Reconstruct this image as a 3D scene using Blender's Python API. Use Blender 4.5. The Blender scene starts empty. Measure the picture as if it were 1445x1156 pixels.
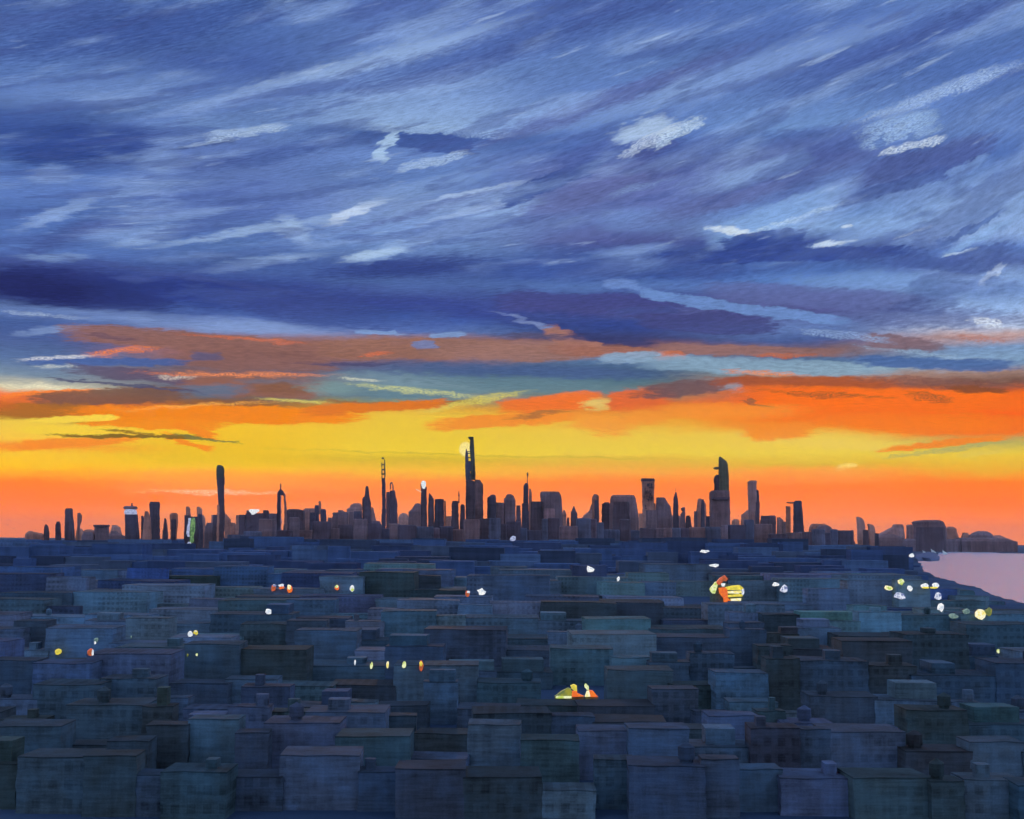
import bpy, math, random
from mathutils import Matrix, Vector
random.seed(7)
C = bpy.context.scene.collection
PI = math.pi
W0, H0, F = 1445.0, 1156.0, 1985.0
CAM_H = 50.0

# ------------------------------------------------------------------ camera
cam_data = bpy.data.cameras.new('camera')
cam = bpy.data.objects.new('camera', cam_data)
C.objects.link(cam)
cam_data.sensor_width = 36.0
cam_data.lens = 36.0 * F / W0
cam_data.clip_start = 1.0
cam_data.clip_end = 200000.0
PITCH = math.atan(183.5 / F)
ROLL = math.atan(0.0075)
M = Matrix.Rotation(PI / 2 + PITCH, 3, 'X') @ Matrix.Rotation(ROLL, 3, 'Z')
cam.matrix_world = Matrix.Translation((0, 0, CAM_H)) @ M.to_4x4()
bpy.context.scene.camera = cam


def ray(px, py):
    d = M @ Vector(((px - W0 / 2) / F, -(py - H0 / 2) / F, -1.0))
    return d.normalized()


def at(px, py, D):
    d = ray(px, py)
    t = D / d.y
    return Vector((d.x * t, D, CAM_H + d.z * t))


def on_ground(px, py, z=0.0):
    d = ray(px, py)
    t = (z - CAM_H) / d.z
    return Vector((d.x * t, d.y * t, z))


def ground_y(px, D):
    """picture row where the ground at distance D shows"""
    lo, hi = 740.0, 1600.0
    for _ in range(40):
        mid = (lo + hi) / 2
        if at(px, mid, D).z > 0:
            lo = mid
        else:
            hi = mid
    return (lo + hi) / 2


def lin(c):
    out = []
    for v in c[:3]:
        v = v / 255.0
        out.append(v / 12.92 if v <= 0.04045 else ((v + 0.055) / 1.055) ** 2.4)
    return out


# ------------------------------------------------------------------ node helpers
class NT:
    def __init__(s, tree):
        s.t = tree
        s.n = tree.nodes
        s.l = tree.links

    def node(s, typ, **kw):
        n = s.n.new(typ)
        for k, v in kw.items():
            setattr(n, k, v)
        return n

    def put(s, sock, v):
        if isinstance(v, bpy.types.NodeSocket):
            s.l.new(v, sock)
        else:
            sock.default_value = v

    def math(s, op, a, b=None, c=None, clamp=False):
        n = s.node('ShaderNodeMath', operation=op, use_clamp=clamp)
        s.put(n.inputs[0], a)
        if b is not None:
            s.put(n.inputs[1], b)
        if c is not None:
            s.put(n.inputs[2], c)
        return n.outputs[0]

    def vmath(s, op, a, b=None, out=0):
        n = s.node('ShaderNodeVectorMath', operation=op)
        s.put(n.inputs[0], a)
        if b is not None:
            s.put(n.inputs[1], b)
        return n.outputs[out]

    def comb(s, x, y, z=0.0):
        n = s.node('ShaderNodeCombineXYZ')
        s.put(n.inputs[0], x)
        s.put(n.inputs[1], y)
        s.put(n.inputs[2], z)
        return n.outputs[0]

    def noise(s, v, scale=1.0, detail=3.0, rough=0.55, color=False):
        n = s.node('ShaderNodeTexNoise')
        s.put(n.inputs['Vector'], v)
        n.inputs['Scale'].default_value = scale
        n.inputs['Detail'].default_value = detail
        n.inputs['Roughness'].default_value = rough
        return n.outputs['Color' if color else 'Fac']

    def mix(s, f, a, b, blend='MIX'):
        n = s.node('ShaderNodeMix', data_type='RGBA', blend_type=blend)
        s.put(n.inputs[0], f)
        s.put(n.inputs[6], a)
        s.put(n.inputs[7], b)
        return n.outputs[2]

    def rng(s, v, a, b, c, d, typ='SMOOTHSTEP'):
        n = s.node('ShaderNodeMapRange', interpolation_type=typ)
        s.put(n.inputs[0], v)
        for i, x in enumerate((a, b, c, d)):
            s.put(n.inputs[1 + i], x)
        return n.outputs[0]


# ------------------------------------------------------------------ sky (world)
world = bpy.data.worlds.new('World')
bpy.context.scene.world = world
world.use_nodes = True
wt = NT(world.node_tree)
world.node_tree.nodes.clear()


def sky_angles(px, py):
    d = ray(px, py)
    return math.degrees(math.atan2(d.x, d.y)), math.degrees(math.asin(d.z))


tc = wt.node('ShaderNodeTexCoord')
sep = wt.node('ShaderNodeSeparateXYZ')
wt.l.new(tc.outputs['Generated'], sep.inputs[0])
az0 = wt.math('MULTIPLY', wt.math('ARCTAN2', sep.outputs[0], sep.outputs[1]), 180 / PI)
el0 = wt.math('MULTIPLY', wt.math('ARCSINE', sep.outputs[2]), 180 / PI)
# the cloud streaks lean upward to the right high in the sky and lie flat near the horizon
lean = wt.rng(el0, 5.0, 19.0, 0.0, 0.30)
sv = wt.math('SUBTRACT', el0, wt.math('MULTIPLY', az0, lean))
Ncol = wt.noise(wt.comb(wt.math('MULTIPLY', az0, 0.55), wt.math('MULTIPLY', sv, 2.2), 3.1), 1.0, 4.0, 0.55, True)
Nfib = wt.noise(wt.comb(wt.math('MULTIPLY', az0, 2.2), wt.math('MULTIPLY', sv, 15.0), 9.0), 1.0, 3.0, 0.65)
Nspk = wt.noise(wt.comb(wt.math('MULTIPLY', az0, 9.0), wt.math('MULTIPLY', sv, 44.0), 1.0), 1.0, 3.0, 0.7)
Ngrn = wt.noise(wt.comb(az0, el0, 5.0), 22.0, 2.0, 0.7)
warp = wt.vmath('MULTIPLY', wt.vmath('SUBTRACT', Ncol, (0.5, 0.5, 0.5)), (1.3, 0.40, 0.0))
fray = wt.comb(0.0, wt.math('MULTIPLY', wt.math('SUBTRACT', Nspk, 0.5), 0.16), 0.0)
Nmid = wt.noise(wt.comb(wt.math('MULTIPLY', az0, 1.6), wt.math('MULTIPLY', sv, 5.5), 17.0), 1.0, 4.0, 0.65, True)
fray = wt.vmath('ADD', fray, wt.vmath('MULTIPLY', wt.vmath('SUBTRACT', Nmid, (0.5, 0.5, 0.5)), (1.3, 0.26, 0.0)))
P = wt.vmath('ADD', wt.vmath('ADD', wt.comb(az0, el0, 0.0), warp), fray)
Q0 = wt.comb(az0, el0, 0.0)
Nf = wt.math('SUBTRACT', Nfib, 0.5)
Ns = wt.rng(Nspk, 0.42, 0.56, 0.12, 1.0)
psep = wt.node('ShaderNodeSeparateXYZ')
wt.l.new(P, psep.inputs[0])
azp, elp = psep.outputs[0], psep.outputs[1]

COLS = [
 (40, [(0,70,95,160),(90,90,120,180),(177,60,85,150),(200,50,75,145),(235,75,105,170),(260,95,125,190),(300,80,110,175),(350,85,115,180),(372,60,75,140),(390,35,45,100),(420,32,40,95),(437,100,125,180),(455,70,95,155),(480,75,95,150),(505,90,115,160),(530,120,140,160),(548,215,205,170),(558,250,120,60),(575,200,105,35),(590,170,110,30),(596,245,205,70),(620,252,200,60),(630,250,140,40),(640,248,195,40),(660,250,190,10),(668,250,165,20),(680,255,123,15),(700,252,119,33),(757,252,126,47)]),
 (310, [(0,80,110,170),(90,70,95,160),(177,105,135,190),(200,90,115,175),(240,95,120,180),(290,90,115,180),(345,85,115,175),(380,70,95,160),(400,50,65,135),(420,42,60,130),(445,75,100,165),(465,120,140,190),(478,140,100,100),(500,150,100,90),(520,105,95,110),(530,140,95,80),(545,100,100,120),(560,110,95,90),(570,150,95,50),(580,250,130,20),(592,246,150,20),(600,250,200,40),(650,235,190,25),(660,245,190,30),(670,252,160,50),(690,252,140,55),(705,252,126,44),(720,252,136,61),(757,252,140,61)]),
 (590, [(0,85,110,175),(90,100,130,190),(177,140,170,215),(190,65,95,160),(220,105,135,195),(250,95,125,185),(290,115,140,190),(320,120,150,205),(350,105,135,190),(375,60,80,145),(400,75,100,160),(425,62,78,145),(450,55,80,150),(467,95,120,175),(480,150,105,90),(500,150,105,95),(515,90,95,130),(530,75,100,135),(545,110,140,150),(560,100,130,145),(568,150,150,100),(577,225,170,60),(590,240,200,60),(640,240,205,50),(648,215,180,40),(665,245,185,50),(678,248,140,51),(695,252,131,52),(720,252,136,61),(757,252,140,61)]),
 (870, [(0,75,100,165),(90,95,125,185),(177,95,125,188),(210,75,100,165),(240,95,108,168),(280,95,110,170),(310,95,115,175),(340,80,90,150),(360,65,90,155),(390,60,85,155),(405,85,115,175),(420,58,70,135),(440,80,88,145),(460,50,70,135),(480,60,60,100),(492,145,98,80),(505,90,120,160),(520,70,95,130),(540,85,115,130),(555,120,125,105),(570,225,120,50),(590,240,160,50),(610,240,200,70),(640,238,205,65),(650,230,180,60),(665,245,165,60),(680,250,131,43),(700,252,126,47),(720,252,136,61),(757,252,140,61)]),
 (1140, [(0,85,115,180),(90,80,105,170),(177,108,142,198),(190,85,115,180),(220,85,100,160),(250,95,120,180),(280,95,120,180),(300,110,145,205),(320,130,165,215),(340,60,80,150),(352,60,80,145),(375,75,105,170),(395,85,120,185),(415,90,100,155),(440,80,85,140),(460,95,120,175),(480,70,90,145),(495,125,98,100),(510,85,115,155),(522,140,160,165),(530,160,130,110),(545,190,95,50),(560,240,100,30),(580,250,112,20),(600,248,130,30),(615,240,200,80),(640,238,205,70),(655,225,180,50),(664,248,155,60),(690,252,121,36),(710,252,123,44),(760,252,136,61)]),
 (1400, [(0,95,125,185),(90,80,110,175),(177,100,130,190),(220,80,110,175),(250,110,140,195),(290,130,160,210),(330,140,170,220),(350,90,120,185),(370,80,100,160),(390,130,160,210),(410,110,140,195),(440,150,180,225),(460,180,195,220),(475,185,150,145),(490,120,150,190),(515,130,160,190),(525,160,130,120),(540,120,85,70),(555,220,92,30),(580,255,100,10),(610,245,110,30),(625,190,175,90),(640,235,200,60),(660,235,175,40),(680,250,121,18),(705,252,116,22),(725,252,121,41),(765,252,131,58)]),
]
EL_TOP = 23.0
ramps = []
for cx, stops in COLS:
    r = wt.node('ShaderNodeValToRGB')
    wt.l.new(wt.rng(elp, 0.0, EL_TOP, 0.0, 1.0, 'LINEAR'), r.inputs[0])
    cr = r.color_ramp
    st = sorted(((max(0.0, min(1.0, sky_angles(cx, y)[1] / EL_TOP)), (a, b, c)) for y, a, b, c in stops), key=lambda q: q[0])
    while len(cr.elements) < len(st):
        cr.elements.new(0.5)
    for e, (p, c) in zip(cr.elements, st):
        e.position = p
    for e, (p, c) in zip(cr.elements, st):
        e.color = (*lin(c), 1)
    ramps.append((sky_angles(cx, 480)[0], r.outputs[0]))
col = ramps[0][1]
for (a0, _), (a1, o) in zip(ramps, ramps[1:]):
    col = wt.mix(wt.rng(azp, a0 + 0.1 * (a1 - a0), a1 - 0.1 * (a1 - a0), 0.0, 1.0), col, o)

REG = {'a': (30, 170, 3.211), 'b': (470, 170, 3.074), 'c': (930, 170, 2.949), 'd': (30, 440, 3.211), 'e': (470, 440, 3.074), 'f': (930, 440, 2.949), 'p': (0, 0, 1.0)}
BLUE_REG = 'abc'
# region cx cy halflen halfwid angle  R G B  opacity soft dry
STROKES = '''
a 280 110 290 85 8 46 68 136 .8 .4 0
a 60 70 120 60 5 60 85 150 .6 .5 0
a 1000 58 170 24 12 188 212 238 .9 .45 1
a 720 60 150 30 8 72 96 160 .6 .3 0
a 790 118 170 5 12 58 74 124 .7 .4 0
a 130 250 90 38 10 140 168 217 .7 .8 0
a 640 190 100 50 0 128 156 207 .7 .8 0
a 600 330 90 14 0 125 150 205 .6 .6 0
a 170 420 160 30 25 146 174 222 .8 .7 0
a 200 520 180 42 28 68 88 148 .8 .6 0
a 430 470 210 30 18 82 98 158 .7 .6 0
a 560 540 120 25 12 150 178 222 .7 .7 0
a 900 440 300 30 14 76 98 160 .6 .7 0
a 1050 500 340 20 12 156 184 225 .85 .7 0
a 1240 500 70 45 -30 165 192 230 .7 .8 0
a 1130 160 210 38 15 68 92 158 .7 .6 0
a 1000 600 300 25 8 82 105 165 .5 .6 0
a 1100 640 220 22 10 146 175 222 .75 .7 0
a 150 620 130 20 5 142 172 216 .6 .6 0
a 300 770 360 80 -3 40 50 112 .85 .35 0
a 850 790 380 55 -6 46 62 132 .8 .5 0
a 1300 860 320 70 -8 62 76 140 .8 .6 0
a 120 765 190 60 -4 31 35 90 .85 .7 0
a 520 720 70 22 0 68 84 145 .8 .5 0
a 700 700 680 14 -6 66 80 140 .6 .5 0
a 100 880 150 9 -1 180 200 228 .85 .5 1
a 130 950 140 14 9 138 163 208 .7 .5 0
a 850 920 450 30 -2 132 158 208 .7 .8 0
b 230 105 75 32 60 178 208 238 .8 .45 0
b 480 44 290 18 -2 160 190 228 .85 .4 1
b 450 100 160 38 -4 62 85 150 .9 .15 0
b 420 178 165 15 15 175 200 230 .9 .4 1
b 100 240 130 50 10 95 122 182 .6 .7 0
b 100 395 115 20 22 202 220 244 .9 .7 0
b 400 290 250 38 15 126 156 207 .7 .6 0
b 620 310 180 12 12 170 194 230 .85 .6 0
b 400 390 300 18 16 92 110 168 .8 .5 0
b 590 390 170 15 18 156 181 224 .8 .6 0
b 520 480 380 30 18 138 168 217 .9 .35 0
b 170 580 120 17 10 182 210 240 .8 .6 0
b 950 265 230 34 22 62 85 152 .9 .15 0
b 1150 300 280 60 18 98 108 164 .75 .7 0
b 1220 100 260 35 25 78 98 163 .8 .3 0
b 1340 38 125 36 14 180 206 236 .8 .48 0
b 1370 88 130 20 25 210 226 244 .85 .49 1
b 1390 130 100 25 15 73 83 144 .8 .5 0
b 1340 290 120 15 15 136 166 214 .75 .6 1
b 1150 480 220 28 12 88 100 155 .75 .6 0
b 1330 430 130 50 0 112 142 202 .7 .8 0
b 1300 560 140 20 5 124 154 212 .7 .7 0
b 300 640 290 38 6 50 66 133 .85 .6 0
b 1050 645 330 50 -2 64 90 160 .6 .6 0
b 900 610 160 10 3 118 145 200 .6 .7 0
b 1250 715 75 20 -5 108 138 198 .85 .35 0
b 1100 800 370 48 -2 68 72 132 .9 .2 0
b 500 820 480 38 -6 54 68 138 .8 .6 0
b 300 880 300 40 0 70 95 165 .6 .7 0
b 890 885 140 11 -16 136 155 204 .85 .6 0
b 1150 870 200 26 -8 54 72 142 .8 .5 0
b 200 920 90 12 0 126 156 205 .85 .25 0
b 500 930 80 12 5 126 156 205 .85 .25 0
c 70 50 100 30 25 200 224 244 .9 .3 1
c 500 130 420 55 12 86 104 164 .7 .6 0
c 620 60 120 18 -8 80 104 165 .7 .3 0
c 440 210 180 38 15 118 148 202 .7 .4 0
c 330 310 320 42 14 94 104 160 .75 .6 0
c 480 400 265 50 18 128 163 214 .85 .45 0
c 310 460 72 15 -8 222 236 248 .9 .6 0
c 620 390 210 10 16 195 220 242 .85 .6 1
c 1000 40 150 50 12 170 202 236 .75 .48 1
c 1060 105 125 13 12 218 234 248 .9 .45 1
c 930 90 30 22 60 84 114 178 .8 .3 0
c 1035 82 45 10 30 94 124 188 .8 .4 0
c 1100 170 285 50 12 76 90 150 .85 .35 0
c 1000 270 260 26 14 68 88 152 .8 .4 0
c 1280 190 75 20 20 114 144 198 .8 .4 0
c 1000 430 420 38 15 130 162 213 .9 .6 0
c 710 515 62 12 5 210 228 247 .9 .6 0
c 780 435 24 9 0 216 232 248 .9 .5 0
c 1040 470 65 8 15 196 216 242 .8 .5 1
c 1320 390 115 22 25 134 168 222 .8 .6 0
c 1300 448 150 11 25 72 102 168 .75 .4 0
c 1320 490 130 18 25 138 174 224 .85 .6 0
c 1260 550 75 6 8 185 208 238 .8 .4 0
c 430 493 160 30 6 48 70 142 .9 .15 0
c 500 562 530 26 0 52 72 143 .9 .2 0
c 1060 590 300 26 -8 68 90 154 .7 .4 0
c 1330 560 130 26 12 74 94 156 .75 .4 0
c 900 680 290 46 -4 118 153 207 .8 .7 0
c 1290 680 110 36 0 126 156 212 .7 .7 0
c 150 635 250 30 0 58 82 148 .7 .6 0
c 650 735 420 42 -6 92 104 160 .85 .4 0
c 1100 825 350 50 -3 84 94 150 .8 .6 0
c 330 778 420 22 -9 110 145 204 .9 .15 0
c 200 840 270 40 -3 68 72 128 .85 .2 0
c 1370 840 60 18 -15 228 236 246 .95 .5 1
c 1380 640 50 12 40 194 212 241 .7 .6 0
d 780 135 545 40 -2 142 100 92 .92 .2 0
d 400 110 140 14 -4 112 84 96 .8 .5 0
d 450 178 160 15 8 252 136 66 .95 .6 1
d 1050 128 290 8 -2 236 120 78 .7 .6 1
d 1060 225 350 42 0 136 96 90 .92 .25 0
d 400 225 340 18 2 72 98 158 .9 .3 0
d 830 200 70 18 0 85 90 132 .7 .4 0
d 170 205 165 11 6 228 228 232 .95 .5 1
d 160 250 90 8 3 205 210 208 .85 .5 1
d 500 285 260 26 -3 94 80 106 .8 .4 0
d 1050 345 310 42 0 146 96 78 .88 .25 0
d 800 360 250 28 3 94 114 140 .8 .6 0
d 1150 320 200 16 0 100 112 132 .6 .6 0
d 1000 285 420 10 1 252 148 92 .95 .6 1
d 700 295 80 8 3 228 212 195 .9 .5 1
d 80 338 150 16 2 240 232 200 .95 .5 1
d 120 370 200 12 6 252 133 50 .95 .3 0
d 400 385 330 33 5 122 86 70 .92 .2 0
d 130 445 180 26 3 176 108 34 .9 .4 0
d 470 335 330 6 -4 78 78 110 .85 .4 0
d 1180 350 140 28 0 132 88 62 .7 .5 0
d 900 465 620 36 1 248 137 14 .95 .12 0
d 600 505 300 24 0 250 143 15 .95 .15 0
d 800 540 105 18 -14 250 139 18 .95 .2 0
d 800 425 340 7 4 255 180 86 .8 .6 1
d 230 482 210 13 5 252 216 72 .95 .2 0
d 220 533 200 18 2 250 210 60 .95 .2 0
d 250 592 270 22 6 250 140 32 .9 .3 0
d 750 592 112 14 -18 250 140 20 .95 .2 0
d 480 560 310 8 1 124 96 26 .95 .2 0
d 830 573 150 5 -8 118 112 60 .95 .2 0
d 530 545 150 4 -4 140 104 30 .9 .3 0
d 1400 350 130 30 0 122 150 152 .8 .5 0
d 1260 405 170 9 -2 236 222 112 .95 .6 1
e 250 165 310 42 1 150 106 92 .92 .2 0
e 750 168 360 42 0 150 110 100 .92 .3 0
e 1050 125 125 36 -20 166 114 96 .92 .2 0
e 1200 172 240 20 -3 154 102 88 .85 .4 0
e 400 150 42 18 0 116 132 182 .85 .35 0
e 180 182 70 8 6 240 120 76 .8 .6 1
e 900 102 180 15 -3 84 80 110 .7 .5 0
e 1210 120 180 16 -8 54 58 104 .85 .4 0
e 80 228 220 11 0 72 70 106 .75 .5 0
e 900 262 560 28 -1 72 95 140 .9 .5 0
e 350 300 380 30 -2 120 146 160 .8 .7 0
e 120 292 90 9 0 220 220 196 .9 .6 1
e 360 345 260 12 -5 226 226 146 .8 .6 1
e 900 320 500 32 -3 96 126 140 .8 .6 0
e 1300 195 140 22 3 138 164 192 .9 .25 0
e 300 395 300 10 1 150 98 60 .8 .4 0
e 180 412 290 22 4 226 118 30 .95 .2 0
e 620 388 220 16 12 232 218 96 .85 .6 1
e 950 395 205 34 6 242 114 38 .92 .35 0
e 750 472 300 24 4 247 142 42 .92 .4 0
e 900 445 130 12 8 176 108 54 .85 .5 0
e 1180 488 140 45 -4 247 158 56 .85 .6 0
e 1340 465 110 24 0 247 152 52 .8 .5 0
e 1150 400 60 24 0 226 206 114 .75 .6 0
e 1330 380 125 46 5 228 104 48 .92 .2 0
e 1390 345 95 22 6 134 80 60 .85 .5 1
e 600 620 850 5 -1 204 174 42 .6 .7 0
f 350 165 370 22 -2 145 106 102 .92 .25 0
f 40 182 62 16 0 196 112 80 .85 .4 0
f 520 185 135 10 0 206 112 76 .85 .5 1
f 450 230 490 28 -3 138 168 192 .9 .35 0
f 1020 130 140 27 -8 124 100 110 .88 .25 0
f 1330 112 115 14 -3 180 122 110 .88 .5 1
f 780 100 180 14 -8 140 166 208 .85 .4 1
f 1150 180 300 9 -8 154 180 208 .8 .5 1
f 1130 215 330 24 -4 70 100 156 .9 .35 0
f 450 252 160 10 -4 247 141 60 .95 .5 1
f 180 312 230 28 5 112 84 86 .92 .25 0
f 600 300 340 30 -2 170 84 46 .92 .4 0
f 1150 290 330 18 -3 128 84 76 .9 .5 1
f 320 318 52 16 0 146 152 166 .75 .5 0
f 950 365 560 46 -2 253 115 18 .95 .35 0
f 700 345 260 9 -4 148 82 46 .9 .5 1
f 1130 355 95 16 -8 150 84 44 .9 .4 1
f 1340 322 100 13 -5 130 74 42 .9 .4 0
f 400 382 62 7 -22 142 86 62 .9 .3 0
f 250 412 350 34 0 249 150 48 .7 .7 0
f 1150 465 420 46 -2 252 125 20 .95 .5 0
f 500 498 130 34 0 249 142 40 .9 .35 0
f 760 550 260 24 -2 240 205 84 .9 .7 0
f 1180 548 240 12 5 249 135 28 .92 .3 0
f 1220 572 250 10 8 166 164 104 .88 .35 1
f 1350 590 120 10 2 226 196 80 .8 .5 0
f 755 640 48 12 12 255 222 124 .9 .6 1
f 1000 742 360 20 -2 255 121 14 .5 .8 0
f 1250 800 260 14 0 255 115 10 .5 .8 0
p 130 702 110 12 -2 255 117 14 .5 .8 0
p 400 700 200 7 0 255 123 40 .5 .8 0
p 300 694 90 3 0 255 214 176 .6 .5 1
p 657 634 8.6 9.6 0 252 230 140 .95 .12 0
p 200 40 260 30 14 60 84 150 .7 .6 0
p 520 90 220 16 16 150 178 222 .7 .6 0
p 760 50 260 24 15 72 96 162 .7 .5 0
p 1020 110 240 22 14 128 158 212 .7 .6 0
p 1280 60 200 26 18 74 98 164 .7 .5 0
p 1330 130 120 10 15 170 196 232 .8 .6 1
p 120 130 160 20 10 110 140 198 .6 .7 0
p 860 140 200 14 18 88 100 160 .7 .5 0
p 360 140 200 12 14 96 124 186 .7 .6 0
'''
rows_ = STROKES.strip().splitlines()
for c0_ in range(0, len(rows_), 24):
    # clouds come in banks of strokes; every bank is a node group
    grp = bpy.data.node_groups.new('cloud_bank', 'ShaderNodeTree')
    for nm_, ty in (('Color', 'NodeSocketColor'), ('P', 'NodeSocketVector'), ('Q', 'NodeSocketVector'), ('Fibre', 'NodeSocketFloat'), ('Speck', 'NodeSocketFloat')):
        grp.interface.new_socket(nm_, in_out='INPUT', socket_type=ty)
    grp.interface.new_socket('Color', in_out='OUTPUT', socket_type='NodeSocketColor')
    gt = NT(grp)
    gi, go = gt.node('NodeGroupInput'), gt.node('NodeGroupOutput')
    gc, gP, gQ, gF, gS = gi.outputs[:5]
    for line in rows_[c0_:c0_ + 24]:
        q = line.split()
        ox, oy, s = REG[q[0]]
        cx, cy, hl, hw, ang, r_, g_, b_, op, soft, dry = [float(v) for v in q[1:]]
        px, py, hl, hw = ox + cx / s, oy + cy / s, hl / s, hw / s
        if q[0] in BLUE_REG and soft >= 0.5:
            op, hl = op * 0.8, hl * 1.25
        a, e = sky_angles(px, py)
        ax = sky_angles(px + 5, py)[0] - a
        ex = e - sky_angles(px, py + 5)[1]
        sun_spot = q[0] == 'p' and abs(cx - 657) < 1
        ma = gt.node('ShaderNodeVectorMath', operation='MULTIPLY_ADD')
        gt.put(ma.inputs[0], gc)
        ma.inputs[1].default_value = (1e-8, 1e-8, 1e-8)
        gt.put(ma.inputs[2], gQ if sun_spot else gP)
        mp = gt.node('ShaderNodeMapping', vector_type='TEXTURE')
        gt.l.new(ma.outputs[0], mp.inputs[0])
        mp.inputs['Location'].default_value = (a, e, 0)
        mp.inputs['Rotation'].default_value = (0, 0, math.radians(ang))
        mp.inputs['Scale'].default_value = (hl * ax / 5 * 1.05, hw * ex / 5 * 1.05, 1)
        w = gt.vmath('MULTIPLY', mp.outputs[0], mp.outputs[0])
        if sun_spot:
            qv = gt.vmath('DOT_PRODUCT', w, (1, 1, 0), 1)
        else:
            if soft < 0.5:
                w = gt.vmath('MULTIPLY', w, w)
            dd = gt.vmath('DOT_PRODUCT', w, (1, 1, 0), 1)
            qv = gt.math('MULTIPLY_ADD', gF, (3.0 if dry else 2.1), dd)
        if soft < 0.5:
            sf = min(0.95, soft * 1.7 + (0.22 if q[0] in 'def' else 0.12))
            fac = gt.rng(qv, 1 + sf * 1.1, 1 - sf, 0.0, op * (0.92 if py < 450 else 1.0))
        else:
            fac = gt.rng(qv, 1.35 + soft * 0.4, 0.0, 0.0, min(1.0, op * 1.08))
        if dry:
            fac = gt.math('MULTIPLY', fac, gS)
        gc = gt.mix(fac, gc, (*lin((r_, g_, b_)), 1))
    gt.put(go.inputs[0], gc)
    gn = wt.node('ShaderNodeGroup')
    gn.node_tree = grp
    wt.put(gn.inputs[0], col)
    wt.put(gn.inputs[1], P)
    wt.put(gn.inputs[2], Q0)
    wt.put(gn.inputs[3], Nf)
    wt.put(gn.inputs[4], Ns)
    col = gn.outputs[0]
# broad overlapping banks: paler and darker masses drawn out along the wind
hi = wt.rng(el0, 10.2, 12.0, 0.0, 1.0)
lo = wt.rng(el0, 7.5, 9.5, 0.0, 1.0)
B1 = wt.noise(wt.comb(wt.math('MULTIPLY', az0, 0.17), wt.math('MULTIPLY', sv, 0.9), 31.0), 1.0, 5.0, 0.52)
B2 = wt.noise(wt.comb(wt.math('MULTIPLY', az0, 0.20), wt.math('MULTIPLY', sv, 1.2), 47.0), 1.0, 5.0, 0.55)
col = wt.mix(wt.math('MULTIPLY', wt.rng(B1, 0.50, 0.68, 0.0, 0.50), hi), col, (*lin((140, 168, 215)), 1))
col = wt.mix(wt.math('MULTIPLY', wt.rng(B2, 0.53, 0.60, 0.0, 0.45), lo), col, (*lin((66, 84, 146)), 1))
B3 = wt.noise(wt.comb(wt.math('MULTIPLY', az0, 0.28), wt.math('MULTIPLY', sv, 2.2), 71.0), 1.0, 5.0, 0.58)
col = wt.mix(wt.math('MULTIPLY', wt.rng(B3, 0.62, 0.72, 0.0, 0.45), hi), col, (*lin((172, 196, 230)), 1))
# pigment streaks and grain of the cloud layer
blue = wt.rng(el0, 4.2, 7.5, 0.12, 1.0)
stre = wt.math('MULTIPLY', wt.math('SUBTRACT', Nfib, 0.5), wt.math('MULTIPLY', blue, 1.0))
big = wt.noise(wt.comb(wt.math('MULTIPLY', az0, 0.22), wt.math('MULTIPLY', sv, 1.1), 7.0), 1.0, 3.0, 0.5)
stre = wt.math('ADD', stre, wt.math('MULTIPLY', wt.math('SUBTRACT', big, 0.5), wt.math('MULTIPLY', blue, 0.5)))
gr = wt.math('MULTIPLY', wt.math('SUBTRACT', Ngrn, 0.5), 0.50)
val = wt.math('ADD', wt.math('ADD', wt.rng(el0, 0.2, 4.5, 1.38, 1.0), stre), gr)
col = wt.vmath('SCALE', col)
col.node.inputs['Scale'].default_value = 1.0
wt.l.new(val, col.node.inputs['Scale'])
# away from the sunset the dusk sky is a plain pale blue-grey
rear = wt.node('ShaderNodeValToRGB')
wt.l.new(wt.rng(el0, 0.0, 90.0, 0.0, 1.0, 'LINEAR'), rear.inputs[0])
rr = rear.color_ramp
rr.elements[0].position = 0.0
rr.elements[0].color = (0.38, 0.50, 0.68, 1)
rr.elements[1].position = 1.0
rr.elements[1].color = (0.18, 0.29, 0.56, 1)
m1 = rr.elements.new(0.25)
m1.color = (0.44, 0.60, 0.85, 1)
faz = wt.rng(wt.math('ABSOLUTE', az0), 32.0, 75.0, 0.0, 1.0)
fel = wt.rng(el0, 24.0, 45.0, 0.0, 1.0)
col = wt.mix(wt.math('MAXIMUM', faz, fel), col, rear.outputs[0])
bg = wt.node('ShaderNodeBackground')
wt.l.new(col, bg.inputs[0])
bg.inputs[1].default_value = 1.0
wo = wt.node('ShaderNodeOutputWorld')
wt.l.new(bg.outputs[0], wo.inputs[0])
world.cycles.sampling_method = 'NONE'

# low sun seen as the pale disc behind the tallest tower
sd = bpy.data.lights.new('sun', 'SUN')
sd.energy = 0.3
sd.angle = math.radians(0.5)
sd.color = (1.0, 0.62, 0.30)
sun = bpy.data.objects.new('sun', sd)
C.objects.link(sun)
sun.rotation_euler = ray(657, 634).to_track_quat('Z', 'Y').to_euler()

# ------------------------------------------------------------------ materials
def new_mat(name):
    m = bpy.data.materials.new(name)
    m.use_nodes = True
    m.node_tree.nodes.clear()
    t = NT(m.node_tree)
    b = t.node('ShaderNodeBsdfPrincipled')
    o = t.node('ShaderNodeOutputMaterial')
    t.l.new(b.outputs[0], o.inputs[0])
    return m, t, b


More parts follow.
